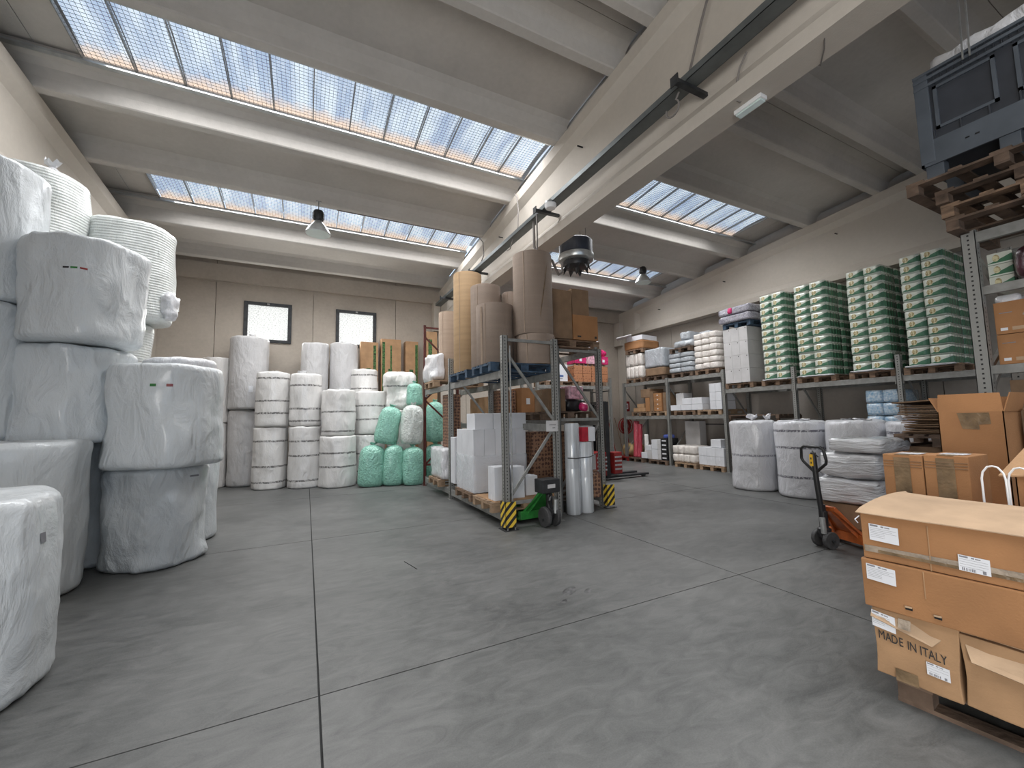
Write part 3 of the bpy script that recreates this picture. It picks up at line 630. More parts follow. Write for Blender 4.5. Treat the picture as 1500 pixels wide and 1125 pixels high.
def soft_block(label, x0, x1, y0, y1, z0, z1, mat, name='wrapped_bale', cat='package', group=None, rc=.05, amp=.02, freq=6, cuts=9, rz=0, seed=None, parent=None, part=None, smooth=True):
    """Film-wrapped block with soft corners and creased sides."""
    w, d, h = x1-x0, y1-y0, z1-z0; seed = seed if seed is not None else random.random()*50
    bm = bmesh.new(); bmesh.ops.create_cube(bm, size=2)
    bmesh.ops.subdivide_edges(bm, edges=bm.edges[:], cuts=cuts, use_grid_fill=True)
    for v in bm.verts:
        c = v.co.copy(); hx, hy, hz = w/2, d/2, h/2
        p = Vector((c.x*hx, c.y*hy, c.z*hz)); r_ = min(rc, hx*.9, hy*.9, hz*.9)
        q = Vector((max(-(hx-r_), min(hx-r_, p.x)), max(-(hy-r_), min(hy-r_, p.y)), max(-(hz-r_), min(hz-r_, p.z))))
        dd = p-q
        if dd.length > 1e-6: p = q+dd.normalized()*r_
        k = p*freq+Vector((seed, seed*.7, seed*1.3))
        p += Vector((mnoise.noise(k), mnoise.noise(k+Vector((20, 3, 0))), mnoise.noise(k+Vector((0, 40, 9)))))*amp
        p.z = max(p.z, -hz); v.co = p+Vector((0, 0, hz))
    me = bpy.data.meshes.new(name); bm.to_mesh(me); bm.free(); me.materials.append(M[mat] if isinstance(mat, str) else mat)
    if smooth: me.shade_smooth()
    if parent: return link(part, me, parent, ((x0+x1)/2, (y0+y1)/2, z0))
    o = link(name, me, None, ((x0+x1)/2, (y0+y1)/2, z0), (0, 0, rz)); return tag(o, label, cat, group)
def post(parent, x, y, z1, mat='post', w=.09, z0=0, name='post'):
    mb = MB(); h = w/2; t = .004
    mb.box(-h, h, -h, -h+t*2, 0, z1-z0); mb.box(-h, h, h-t*2, h, 0, z1-z0); mb.box(-h, -h+t*2, -h, h, 0, z1-z0); mb.box(h-t*2, h, -h, h, 0, z1-z0)
    o = mb.build(name, mat, parent, loc=(x, y, z0)); return o
def frame(t, y, xa, xb, h, mat='post', bm='galvbeam', zz0=.25, w=.09, step=.9, top=True):
    post(t, xa, y, h, mat, w); post(t, xb, y, h, mat, w)
    for x in (xa, xb): MB().box(x-w*.75, x+w*.75, y-w*.75, y+w*.75, 0, .008).build('base_plate', bm, t)
    z = zz0; k = 0
    MB().bar((xa, y, z), (xb, y, z), .03, .045).build('cross_bar', bm, t)
    while z+step < h-.05:
        a, b = (xa, xb) if k % 2 == 0 else (xb, xa)
        MB().bar((a, y, z), (b, y, z+step), .028, .04).build('brace', bm, t); z += step; k += 1
    if top: MB().bar((xa, y, h-.06), (xb, y, h-.06), .03, .045).build('cross_bar', bm, t)
def beam(t, x, y0, y1, ztop, mat='galvbeam', h=.115, w=.05, name='beam'):
    MB().box(x-w/2, x+w/2, y0+.045, y1-.045, ztop-h, ztop).build(name, mat, t, bevel=.004)
    for y in (y0+.05, y1-.05): MB().box(x-w/2-.008, x+w/2, y-.008, y+.02, ztop-h-.05, ztop+.03).build('beam_connector', mat, t)
# ------------------------------------------------------------------ things fixed to the building
t = thing('cable_tray', 'long galvanised cable tray running along the left face of the middle roof girder', 'tray', (3.72, 0, 5.24))
mb = MB(); mb.box(-.09, .09, -6, 12.6, 0, .006); mb.box(-.09, -.084, -6, 12.6, 0, .08); mb.box(.084, .09, -6, 12.6, 0, .08); mb.build('tray_channel', 'tray', t)
for y in (1.2, 2.9, 5.95, 9.2, 11.6):
    MB().box(-.22, .27, y-.03, y+.03, -.045, -.001).box(-.235, -.22, y-.05, y+.05, -.08, .03).build('bracket', 'darksteel', t)
def cable(label, pts, r=.012, mat='wiregrey', name='cable', cat='cable'):
    return tag(MB().tube(pts, r, 8).build(name, mat, None, smooth=True), label, cat)
def arcpts(c, r, a0, a1, n, ax='yz'):
    out = []
    for i in range(n+1):
        a = a0+(a1-a0)*i/n
        out.append((c[0], c[1]+r*math.cos(a), c[2]+r*math.sin(a)))
    return out
xg = 3.86
cable('grey cable dropping down the girder face to the tray, nearest the camera', [(xg, 2.45, 6.75), (xg, 2.5, 6.55), (xg-.02, 2.62, 6.3), (xg-.03, 2.78, 5.95), (xg-.05, 2.9, 5.6), (xg-.1, 2.95, 5.34)], .014)
cable('short cable loop hanging under the tray beside the nearest dark bracket', [(3.68, 3.0, 5.23)]+arcpts((3.68, 3.1, 5.1), .09, 2.2, 6.6, 12), .011)
cable('grey cable dropping from the roof panel to the tray above the tallest cardboard rolls', [(xg-.02, 7.35, 6.32), (xg-.03, 7.25, 6.2), (xg-.05, 7.15, 5.9), (xg-.07, 7.15, 5.5), (3.68, 7.2, 5.2), (3.68, 7.3, 5.08), (3.68, 7.45, 5.1)], .012)
cable('grey conduit leading from the left hanging lamp down to the tray', [(.5, 9.2, 6.12), (1.5, 9.2, 6.12), (3.3, 9.2, 6.12), (3.75, 9.15, 6.1), (xg-.05, 9.05, 5.95), (xg-.05, 9.0, 5.6), (3.7, 9.0, 5.32)], .013)
cable('thin cable rising to the battery light on the middle girder', [(3.9, 2.35, 5.24), (3.88, 2.42, 5.12), (3.93, 2.5, 5.0), (3.95, 2.55, 4.9), (4.02, 2.52, 4.87)], .01)
cable('pair of thin dark wires crossing under the middle girder near the frame top', [(3.95, 1.7, 4.9), (4.1, 1.78, 4.86), (4.28, 1.9, 4.87), (4.34, 1.98, 4.98), (4.36, 2.0, 5.2)], .006)
cable('grey pipe hanging from the tray, bending round towards the fan heater', [(3.7, 6.35, 5.24), (3.7, 6.35, 4.75), (3.75, 6.35, 4.66), (4.1, 6.38, 4.56), (4.2, 6.4, 4.40), (4.27, 6.42, 4.33), (4.36, 6.44, 4.4), (4.38, 6.45, 4.6)], .025)
cable('thin pipe hanging straight down from the tray above the tallest cardboard roll', [(3.62, 6.1, 5.24), (3.62, 6.1, 4.8), (3.6, 6.1, 4.385)], .014)
t = thing('battery_light', 'white rectangular emergency light under the right edge of the middle girder', 'lamp', (4.14, 2.5, 4.835), .0)
MB().box(-.055, .055, -.15, .15, 0, .045).build('lamp_body', 'white', t, bevel=.008); MB().box(-.043, .043, -.138, .138, -.022, 0).build('diffuser', 'lampglass', t, bevel=.008)
t = thing('bulkhead_light', 'small round white wall light on the girder beside the cable tray bracket', 'lamp', (3.66, 5.7, 5.15))
MB().lathe([(.02, 0), (.08, .01), (.1, .05), (.1, .1)], 20).build('lamp_dome', 'white', t, smooth=True); MB().lathe([(.103, .09), (.103, .12)], 20).build('lamp_ring', 'silver', t)
def bay_lamp(label, loc, stem, r=.235):
    t = thing('high_bay_lamp', label, 'lamp', loc)
    MB().lathe([(r, 0), (r+.008, .012), (r*.96, .05), (r*.8, .12), (r*.55, .2), (r*.36, .25), (r*.3, .28)], 36).build('reflector', 'silver', t, smooth=True)
    MB().lathe([(r*.97, -.004), (r*.97, .012)], 36).build('lens', 'lampglass', t)
    MB().lathe([(.07, .27), (.095, .30), (.105, .34), (.105, .46), (.085, .50), (.03, .52)], 24).build('ballast_housing', 'black', t, smooth=True)
    mb = MB()
    for k in range(10): a = 2*PI*k/10; mb.bar((.1*math.cos(a), .1*math.sin(a), .32), (.1*math.cos(a), .1*math.sin(a), .46), .012, .03)
    o = mb.build('cooling_fins', 'black', t); o['kind'] = 'stuff'
    MB().bar((0, 0, .51), (0, 0, stem), .018, .018).box(-.05, .05, -.03, .03, stem-.01, stem+.01).build('hanger', 'galv', t)
bay_lamp('grey bell-shaped lamp hanging from a roof rib in the left bay', (.14, 9.15, 5.50), .70)
bay_lamp('white bell-shaped lamp hanging in the right bay beyond the fan heater', (9.28, 9.27, 6.06-.34), .48+.0, .24)
# fan heater
t = thing('ceiling_fan_heater', 'round dark ceiling fan unit with toothed louvres hung beside the middle girder', 'fan', (4.72, 6.47, 4.5))
MB().lathe([(.30, .30), (.33, .31), (.33, .56), (.31, .58), (.1, .62)], 40).build('housing', 'housing', t, smooth=False)
MB().lathe([(.24, .15), (.335, .18), (.35, .21), (.35, .29), (.31, .305)], 40).build('ring', 'silver', t, smooth=True)
MB().lathe([(.16, .04), (.25, .06), (.27, .13), (.26, .17)], 32).build('lower_drum', 'black', t, smooth=True)
for k in range(9):
    a = 2*PI*k/9; mb = MB(); p = [Vector((.25*math.cos(a+d), .25*math.sin(a+d), .07)) for d in (-.25, .25)]; tip = Vector((.285*math.cos(a), .285*math.sin(a), -.05)); inn = Vector((.2*math.cos(a), .2*math.sin(a), .06))
    mb.raw([p[0], p[1], tip, inn], [(0, 1, 2), (1, 3, 2), (3, 0, 2), (0, 3, 1)]); mb.build('louvre', 'black', t)
mb = MB().lathe([(.0, -.09), (.05, .02), (.07, .06)], 12); mb.build('hub', 'black', t)
for a in (.6, 2.7, 4.8): MB().tube([(.3*math.cos(a), .3*math.sin(a), .57), (.25*math.cos(a), .25*math.sin(a), 1.85)], .004, 6).build('suspension_wire', 'darksteel', t)
# ------------------------------------------------------------------ left pile of foam rolls
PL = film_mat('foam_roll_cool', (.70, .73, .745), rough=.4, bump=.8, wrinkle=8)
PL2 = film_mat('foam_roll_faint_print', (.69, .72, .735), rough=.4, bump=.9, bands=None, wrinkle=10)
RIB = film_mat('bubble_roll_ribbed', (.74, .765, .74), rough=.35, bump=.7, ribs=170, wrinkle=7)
g = None
o = roll('big film-wrapped white foam roll at the left frame edge, nearest the camera', (-1.93, 3.72), .50, 0, 1.19, PL, q=2.3, lump=.05, fold=.02)
wpatch(o, 'printed_mark', 'greyink', -.25, .93, .503, .05, .06)
roll('second foam roll back from the left frame edge, standing on the floor', (-2.50, 5.66), .51, 0, 1.47, PL, q=2.5, rot=.4, lump=.05, fold=.02)
roll('foam roll standing on the floor in the gap behind the others of the left pile', (-2.35, 6.72), .40, 0, 1.40, PL, q=2.2, lump=.03)
o = roll('foam roll on the floor at the right-hand front corner of the left pile', (-1.55, 6.34), .45, 0, 1.12, PL2, q=2.4, rot=.3, lump=.06, fold=.03)
wpatch(o, 'printed_mark', 'greyink', -.6, 1.0, .463, .10, .02)
o = roll('foam roll with a green, white and red flag print on the right corner stack', (-1.45, 6.12), .47, 1.13, 2.28, PL2, q=3.0, rot=.35, lump=.05, fold=.025, sag=.03)
for k, (m_, a) in enumerate((('green', -1.62), ('paper', -1.48), ('redpaint', -1.34))): wpatch(o, 'flag_print', m_, a, .9, .50, .055, .03)
roll('foam roll in the middle of the left pile, second tier', (-2.36, 6.34), .49, 1.42, 2.47, PL2, q=2.6, rot=.2, lump=.07, fold=.03)
o = roll('foam roll with a faint coloured print near the top of the left pile', (-2.20, 6.05), .455, 2.48, 3.58, PL2, q=2.7, rot=.3, lump=.05, fold=.025)
for m_, a in (('ink', -1.55), ('green', -1.42), ('redpaint', -1.28)): wpatch(o, 'flag_print', m_, a, .72, .475, .05, .018)
roll('tall foam roll at the left frame edge, third tier, top left of the pile', (-3.10, 6.16), .48, 2.88, 4.36, PL, q=2.2, lump=.03)
roll('foam roll at the left frame edge directly under the top left roll', (-3.10, 6.16), .47, 1.48, 2.87, PL, q=2.2, lump=.03)
roll('foam roll on the floor at the foot of the left edge column, hidden by others', (-3.22, 6.30), .40, 0, 1.47, PL, q=2.2)
roll('ribbed bubble-wrap roll peeping over the top left of the pile', (-3.14, 7.25), .47, 3.62, 4.82, RIB, tuft=[(.22, -.3, 0, .08, .12)], q=2.1)
for z0, z1, w_ in ((0, 1.2, 'bottom'), (1.21, 2.4, 'middle'), (2.41, 3.61, 'upper')):
    roll('foam roll, %s one of the rear column behind the top left of the pile' % w_, (-3.14, 7.27), .42, z0, z1, PL)
roll('ribbed bubble-wrap roll with a bulging film tail, top right of the pile', (-2.32, 7.64), .48, 3.08, 4.46, RIB, q=2.1, lump=.05)
soft_block('crumpled lump of clear film hanging at the side of the ribbed roll', -1.93, -1.73, 7.35, 7.6, 3.12, 3.5, 'filmwhite', name='film_lump', cat='film', rc=.09, amp=.05, freq=12, cuts=6)
roll('ribbed roll directly under the topmost right roll of the pile', (-2.5, 7.75), .42, 2.1, 3.07, RIB)
for z0, z1, w_ in ((0, 1.04, 'lower'), (1.05, 2.09, 'upper')):
    roll('foam roll, %s one beneath the ribbed rolls at the rear of the pile' % w_, (-2.35, 7.85), .38, z0, z1, PL)
roll('low white roll whose pale top shows behind the flag-print roll', (-1.62, 7.33), .42, 1.42, 2.52, 'filmwhite', tuft=None)
roll('foam roll hidden on the floor behind the right corner stack', (-1.55, 7.33), .42, 0, 1.41, PL)
# ------------------------------------------------------------------ rolls along the back wall
def bandroll(label, c, r, z0, z1, bands, **k):
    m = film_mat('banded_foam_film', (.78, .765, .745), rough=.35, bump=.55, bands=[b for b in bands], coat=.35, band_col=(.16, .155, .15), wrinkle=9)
    return roll(label, c, r, z0, z1, m, rc=.05, lump=.03, fold=.016, **k)
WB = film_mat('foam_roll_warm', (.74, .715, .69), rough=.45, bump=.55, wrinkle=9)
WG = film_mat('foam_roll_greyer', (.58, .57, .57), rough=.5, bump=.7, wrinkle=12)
roll('slim white roll on the floor, leftmost along the back wall', (-2.10, 12.88), .28, 0, 1.62, WB, rc=.03, lump=.01)
roll('slim white roll stacked on the leftmost back wall roll', (-2.10, 12.86), .30, 1.63, 3.30, WB, rc=.03, lump=.01)
roll('tall greyish foam roll on the floor below the left window', (-1.42, 12.82), .38, 0, 1.95, WG, lump=.03, fold=.02)
o = roll('tall greyish foam roll stacked below the left window, topped by a film twist', (-1.38, 12.74), .44, 1.96, 3.86, WG, lump=.03, fold=.02, tuft=[(.05, 0, -.02, .1, .1)])
wpatch(o, 'shipping_label', 'paper', -1.35, .52, .452, .10, .16)
bandroll('banded foam roll on the floor, first from the left of the front back-wall row', (-.78, 11.92), .375, 0, 1.50, (.17, .54, 1.15))
bandroll('banded foam roll upstairs on the first of the front back-wall row', (-.75, 11.90), .38, 1.51, 2.86, (.32, .62, 1.18), tuft=[(-.05, -.1, -.02, .12, .06)])
bandroll('banded foam roll on the floor, second from the left of the front back-wall row', (-.01, 11.66), .372, 0, 1.50, (.18, .78, 1.13))
bandroll('banded foam roll with glossy film, on the second of the front back-wall row', (-.02, 11.66), .36, 1.51, 2.82, (.12, .42, 1.0), tuft=[(-.1, -.1, -.02, .12, .08)])
bandroll('banded foam roll on the floor, third from the left of the front back-wall row', (.73, 11.32), .43, 0, 1.25, (.50, .83))
bandroll('banded foam roll on the third of the front back-wall row', (.73, 11.30), .385, 1.26, 2.40, (.1, .58), tuft=[(.1, -.1, -.02, .12, .06)])
bandroll('banded foam roll on the floor just behind the pale green sacks', (1.54, 11.72), .40, 0, 1.25, (.3, .75))
bandroll('banded foam roll on top of the one behind the pale green sacks', (1.56, 11.72), .40, 1.26, 2.40, (.38, .74))
roll('tall grey-white roll in the rear row, left of the pair below the right window', (.18, 12.62), .345, 1.95, 3.78, WG, rc=.05, lump=.02)
roll('tall grey-white roll in the rear row, right of the pair below the right window', (.93, 12.60), .37, 1.95, 3.82, WG, rc=.05, lump=.02, tuft=[(0, 0, -.02, .1, .08)])
for x, w_ in ((.16, 'left'), (.92, 'right')): roll('foam roll standing under the %s one of the tall grey-white pair' % w_, (x, 12.7), .36, 0, 1.94, WG)
bandroll('short banded white roll in front of the brown tall cartons', (1.46, 12.32), .36, 1.95, 3.06, (.55, .93))
roll('foam roll hidden under the short banded roll before the brown cartons', (1.60, 12.52), .34, 0, 1.94, WG)
# tall brown cartons printed green
for x0, x1, zt, nm, gs in ((1.42, 1.93, 4.0, 'tall brown carton with green print, leftmost of three by the right window', .8), (2.02, 2.62, 4.13, 'tall brown carton with two green stripes, middle of three on the back wall', .12), (2.76, 3.16, 4.1, 'tall brown carton with green edge, right of three on the back wall', .86)):
    c = carton(nm, x0, x1, 12.95, 13.25, 1.9, zt, 'card2', tape=False)
    w = x1-x0
    MB().box(-w/2+gs*w-.04, -w/2+gs*w+.04, -.153, -.149, .1, zt-2.0).build('green_print', 'cardgreen', c)
    if gs < .5: MB().box(-.03, .02, -.153, -.149, .6, zt-2.1).build('green_print', 'cardgreen', c)
    decal(c, 'printed_emblem', (-w/2+.45*w, -.151, 1.2), (1, 0, 0), (0, 0, 1), .12, .2, 'cardgreen')
    carton('plain carton beneath the '+nm.split(',')[1].strip().split(' of')[0]+' green-printed one at the back wall', x0, x1, 12.95, 13.25, 0, 1.89, 'card2', tape=False)
c = carton('tall brown carton with green panel behind the red rack frame', 3.3, 3.62, 12.4, 12.9, 1.9, 4.35, 'card2', tape=False)
MB().box(-.12, .0, -.254, -.249, .8, 2.2).build('green_print', 'cardgreen', c)
carton('plain tall carton hidden under the one behind the red rack frame', 3.3, 3.62, 12.4, 12.9, 0, 1.89, 'card2', tape=False)
# ------------------------------------------------------------------ sacks of foam chips
def sack(label, c, r, z0, z1, mat, tilt=(0, 0), group=None):
    ROLLN[0] += 1; h = z1-z0; n = 40; rows = [(0, 0), (.55, 0), (.88, .02), (1.0, .09), (1.04, .2), (1.03, .35), (1.0, .5), (.98, .65), (.94, .78), (.84, .87), (.6, .935), (.3, .965), (.1, .98), (.0, .985)]
    vs = []; fs = []; sd = ROLLN[0]
    for rr, z in rows:
        for j in range(n):
            t = 2*PI*j/n; k = 1+.09*mnoise.noise(Vector((2*math.cos(t), 2*math.sin(t), z*3+sd*2)))+.06*mnoise.noise(Vector((7*math.cos(t), 7*math.sin(t), z*9+sd)))
            q = 2.5; c_, s_ = math.cos(t), math.sin(t); b = r/((abs(c_)**q+abs(s_)**q)**(1/q))
            vs.append((rr*b*k*c_, rr*b*k*s_*.8, z*h))
    for i in range(len(rows)-1):
        for j in range(n): fs.append((i*n+j, i*n+(j+1) % n, (i+1)*n+(j+1) % n, (i+1)*n+j))
    me = bpy.data.meshes.new('sack'); me.from_pydata(vs, [], fs); me.update(); me.shade_smooth(); me.materials.append(M[mat])
    o = link('foam_chip_sack', me, None, (c[0], c[1], z0), (tilt[0], tilt[1], 0)); tag(o, label, 'sack', group)
    tm = tuft_mesh(sd, r*.3, .07); tm.materials.append(M[mat]); link('tied_neck', tm, o, (0, 0, h*.955)); return o
sack('pale green sack of foam chips on the floor, leftmost of the bottom three', (1.45, 10.78), .31, 0, 1.04, 'green_sack', tilt=(0, .06))
sack('pale green sack of foam chips on the floor, middle of the bottom three', (1.97, 10.66), .275, 0, 1.02, 'green_sack', tilt=(0, .04))
sack('pale green sack of foam chips on the floor, right of the bottom three', (2.42, 10.44), .26, 0, .97, 'green_sack')
sack('pale green sack leaning on top of the bottom sacks, below the white crumpled bag', (1.78, 10.78), .28, 1.02, 2.0, 'green_sack', tilt=(0, .2))
sack('white sack of foam chips standing on the green sacks beside the red post', (2.38, 10.52), .27, 1.0, 2.02, 'white_sack', tilt=(0, .06))
sack('pale green sack on top of the white chip sack', (2.56, 10.9), .20, 2.0, 2.6, 'green_sack')
sack('pale green sack seen through the rack behind the red post', (3.08, 10.78), .25, 1.02, 2.12, 'green_sack')
sack('pale green sack under the one seen through the rack', (3.08, 10.76), .27, 0, 1.0, 'green_sack')
m_ = film_mat('crumpled_bag_film', (.76, .75, .72), rough=.3, bump=1.0, bands=(.62,), coat=.4, wrinkle=12)
roll('crumpled white bag roll with one printed band above the green sacks', (2.28, 11.58), .40, 1.9, 2.94, m_, q=2.3, lump=.12, fold=.05, rc=.14)
roll('foam roll under the crumpled white bag, hidden by sacks', (2.36, 11.6), .38, 0, 1.89, WB)
# ------------------------------------------------------------------ rack A (left of the middle island)
t = thing('pallet_rack', 'grey steel pallet rack on the left of the island, holding the cardboard rolls', 'rack', (0, 0, 0))
XA, XB = 2.66, 3.56
frame(t, 5.56, XA, XB, 2.86, zz0=.35, step=1.15)
frame(t, 8.13, XA, XB, 2.86, zz0=.35, step=1.15)
for (y0, y1) in ((5.56, 8.13), (8.13, 10.1)):
    for z in (.20, 2.335):
        for x in (XA, XB): beam(t, x, y0, y1, z)
    beam(t, XB, y0, y1, 1.5)
MB().tube([(2.735, 5.51, .3), (2.735, 5.51, 2.7)], .014, 8).build('guide_rod', 'galv', t)
tr = thing('rack_end_frame', 'dark red steel rack frame standing behind the green sacks', 'rack', (0, 0, 0))
frame(tr, 10.15, 2.64, 3.5, 4.0, 'redsteel', 'redsteel', zz0=.5, step=.8, w=.06)
t = thing('load_sign', 'small white capacity sign wired to the rack end frame', 'sign', (3.44, 5.49, 1.47))
MB().box(-.105, .105, -.004, .004, -.085, .085).build('sign_plate', 'greybox', t); decal(t, 'printed_rule', (0.01, -.0045, .02), (1, 0, 0), (0, 0, 1), .12, .008, 'ink'); decal(t, 'printed_rule', (.03, -.0045, -.03), (1, 0, 0), (0, 0, 1), .05, .008, 'ink')
def guard(label, loc):
    t = thing('corner_guard', label, 'guard', loc); a = .085; h = .40
    MB().box(-a, a, -a, -a+.006, .04, h).build('guard_plate', 'hazard', t); MB().box(-a, -a+.006, -a, a, .04, h).build('guard_plate', 'hazard', t)
    MB().box(-a-.03, a+.02, -a-.03, a+.02, 0, .008).build('foot_plate', 'darksteel', t)
    for sx in (-1, 1): MB().lathe([(.012, 0), (.012, .03)], 6, (sx*a*.7, -a-.015, .006)).build('anchor_bolt', 'galv', t)
guard('black and yellow striped guard at the foot of the nearest rack post', (2.66, 5.50, 0))
guard('black and yellow striped guard at the far right foot of the island rack', (4.84, 5.92, 0))
# floor-level pallets of rack A
pallet('pallet on the lowest rack beams by the striped guard, under three white cartons', (3.1, 6.12, .2), PI/2*0, 'woodlight')
pallet('pallet under the tall white carton block in the island rack', (3.12, 7.08, .2))
pallet('pallet under the film-wrapped white bundle at the rack end', (3.1, 8.9, .2), 0, 'woodlight')
b = carton('open brown card sheet under the three small white cartons', 2.55, 3.68, 5.74, 6.5, .345, .352, 'card2', tape=False, name='card_sheet', cat='card')
zb = .353
for lab, x0, x1, y0, y1, zt in (('white carton at the pallet corner, left of the three by the striped guard', 2.58, 2.84, 5.80, 6.05, .86), ('white carton in the middle of the three behind the thin rod', 2.88, 3.12, 5.84, 6.10, .84), ('low white carton, right of the three by the sloping brace', 3.20, 3.42, 5.95, 6.2, .66)):
    carton(lab, x0, x1, y0, y1, zb, zt, 'whitebox', tapemat='paper')
# block of tall white cartons 5 wide x 3 deep, then three low cartons on top
xs = [2.56+.204*i for i in range(6)]
for i in range(5):
    for j in range(3):
        y0 = 6.62+.29*j
        carton('tall slim white carton, %s from the left in the %s line of the wrapped block' % (ORD[i+1], ('front', 'middle', 'rear')[j]), xs[i]+.002, xs[i+1]-.002, y0, y0+.285, .345, 1.42, 'whitebox', tape=False, bevel=.004)
for i, (x0, x1) in enumerate(((2.60, 2.94), (2.95, 3.26), (3.27, 3.60))):
    carton('low white carton lying on the wrapped block, %s of three' % ('left', 'middle', 'right')[i], x0, x1, 6.64, 7.04, 1.421, 1.70, 'whitebox', tape=False)
o = soft_block('crumpled clear stretch film round the lower half of the tall white cartons', 2.545, 3.60, 6.605, 7.50, .35, .98, 'filmwhite', name='stretch_film', cat='film', rc=.02, amp=.012, freq=9, cuts=14)
bm = bmesh.new(); bm.from_mesh(o.data); bmesh.ops.delete(bm, geom=[f for f in bm.faces if abs(f.normal.z) > .8], context='FACES'); bm.to_mesh(o.data); bm.free()
MF, nt_, b_ = new_mat('see_through_film'); b_.inputs['Base Color'].default_value = (.85, .87, .9, 1); b_.inputs['Alpha'].default_value = .35; b_.inputs['Roughness'].default_value = .2; b_.inputs['Coat Weight'].default_value = .6
nz = N(nt_, 'ShaderNodeTexNoise', i_Scale=9, i_Detail=6, i_Distortion=2); nb = N(nt_, 'ShaderNodeBump', i_Strength=.9, i_Distance=.03); nt_.links.new(nz.outputs[0], nb.inputs['Height']); nt_.links.new(nb.outputs[0], b_.inputs['Normal'])
o.data.materials.clear(); o.data.materials.append(MF)
soft_block('white film-wrapped bundle on the far pallet of the island rack', 2.55, 3.4, 8.35, 9.3, .345, 1.0, 'filmwhite', amp=.03)
carton('upright white carton standing behind the film-wrapped bundle', 2.62, 2.86, 7.8, 8.05, .345, 1.25, 'whitebox', tape=False)
# brown printed cartons behind
for i, (x0, x1, z1) in enumerate(((3.62, 3.92, 1.28), )):
    pass
pallet('pallet on the low beams of the right island rack behind the long brace', (4.25, 7.2, .2), 0)
for i in range(2):
    for j in range(2):
        carton('tall brown carton printed with dark flowers, %s %s of the block behind the brace' % (('lower', 'upper')[j], ('left', 'right')[i]), 3.70+.42*i, 4.1+.42*i, 6.6, 7.0, .345+.5*j, .84+.5*j, 'spots', tape=False)
# upper level of rack A
pallet('blue painted pallet under the nearest cardboard rolls on the island rack', (3.12, 6.15, 2.337), 0, 'bluewood')
pallet('blue painted pallet under the tan roll, second along the island rack', (3.12, 7.3, 2.337), 0, 'bluewood', L=1.2, Wd=1.0)
pallet('plain wooden pallet at the far end of the island rack top level', (3.1, 9.25, 2.337), 0, 'woodlight')
def kraft(label, c, r, z0, z1, mat='kraft', core=True):
    t = thing('cardboard_roll', label, 'roll', (c[0], c[1], z0))
    h = z1-z0; prof = [(r*.98, 0), (r, .01), (r, h-.012), (r*.985, h), (r*.55, h), (.06, h-.002), (.05, h-.03), (.01, h-.03)]
    ROLLN[0] += 1; mb = MB().lathe(prof, 56)
    mb.v = [(x*(1+.012*mnoise.noise(Vector((x*3, y*3, z*.8+ROLLN[0])))), y*(1+.012*mnoise.noise(Vector((x*3+9, y*3, z*.8)))), z) for x, y, z in mb.v]
    mb.build('corrugated_sheet', mat, t, smooth=True)
    e = MB(); a = 3.75; e.v = []
    e.bar((math.cos(a)*(r+.002), math.sin(a)*(r+.002), .02), (math.cos(a)*(r+.002), math.sin(a)*(r+.002), h-.02), .012, .006); e.build('sheet_edge', 'kraftpale', t)
    return t
for nm in ('kraft', 'krafttan', 'kraftpale'): pass
PZ = 2.482
k1 = kraft('wide short grey-brown corrugated roll at the rack corner, in front of the others', (2.88, 6.36), .32, PZ, 3.53)
MB().bar((-.30, -.12, .0), (-.31, -.13, .98), .03, .008).build('loose_edge', 'kraftpale', k1)
kraft('grey-brown corrugated roll just behind the short one, rising above it', (3.02, 7.08), .285, PZ, 4.10)
kraft('tall tan corrugated roll, tallest on the left of the cardboard group', (2.88, 7.68), .285, PZ, 4.52, 'krafttan')
kraft('slim pale brown corrugated roll at the far left of the cardboard group', (3.02, 9.35), .24, PZ, 4.15, 'kraftpale')
kraft('pale corrugated roll whose top shows between the tan roll and the tallest one', (3.35, 8.35), .27, PZ, 4.55, 'kraftpale')
kraft('grey corrugated roll in the gap left of the tallest roll', (3.55, 7.0), .20, PZ, 4.02)
kraft('broad corrugated roll at the bottom of the tallest stack, beside the rack post', (3.46, 5.98), .33, PZ, 2.98)
k7 = kraft('tallest cardboard roll, standing on the broad roll and reaching the cable tray', (3.44, 6.0), .335, 2.985, 4.38)
mb = MB(); n = 10; vs = []; fs = []
for i in range(n+1):
    a = -1.75+.42*i/n; z = .28+.85*i/n
    for dz in (-.04, .04): vs.append((math.cos(a)*.352+0, math.sin(a)*.352, z+dz)); 
for i in range(n): fs.append((2*i, 2*i+2, 2*i+3, 2*i+1))
mb.raw(vs, fs).build('diagonal_tape', 'tape', k7)
soft_block('white sheet draped over a box at the far end of the island rack top', 2.54, 2.82, 9.0, 10.0, 2.482, 3.15, 'filmwhite', name='draped_sheet', cat='sheet', rc=.16, amp=.06, freq=5)
# ------------------------------------------------------------------ rack B (right half of the island)
t = thing('pallet_rack', 'grey steel pallet rack on the right of the island, carrying brown cartons', 'rack', (0, 0, 0))
XC, XD = 3.86, 4.78
frame(t, 5.98, XC, XD, 2.84, zz0=.35, step=1.18)
frame(t, 8.6, XC, XD, 2.84, zz0=.35, step=1.18)
for z in (.2, 1.56, 2.86):
    for x in (XC, XD): beam(t, x, 5.98, 8.6, z)
MB().bar((XC, 5.98, 1.56), (XD, 5.98, 1.56), .04, .05).build('cross_bar', 'galvbeam', t)
pallet('pallet on the top beams of the right island rack, under three big brown cartons', (4.32, 6.5, 2.862), 0, 'wood')
carton('big brown carton with clear tape, left on top of the right island rack', 3.80, 4.28, 6.05, 6.75, 3.01, 3.90, 'carddark', tapemat='cleartape')
carton('brown carton, upper one of the two on the right of the island top', 4.34, 4.72, 6.12, 6.7, 3.48, 3.98, 'carddark', tape=False)
c = carton('yellowish brown carton with small dark print, lower right on the island top', 4.30, 4.86, 6.05, 6.65, 3.01, 3.47, 'card', tape=False)
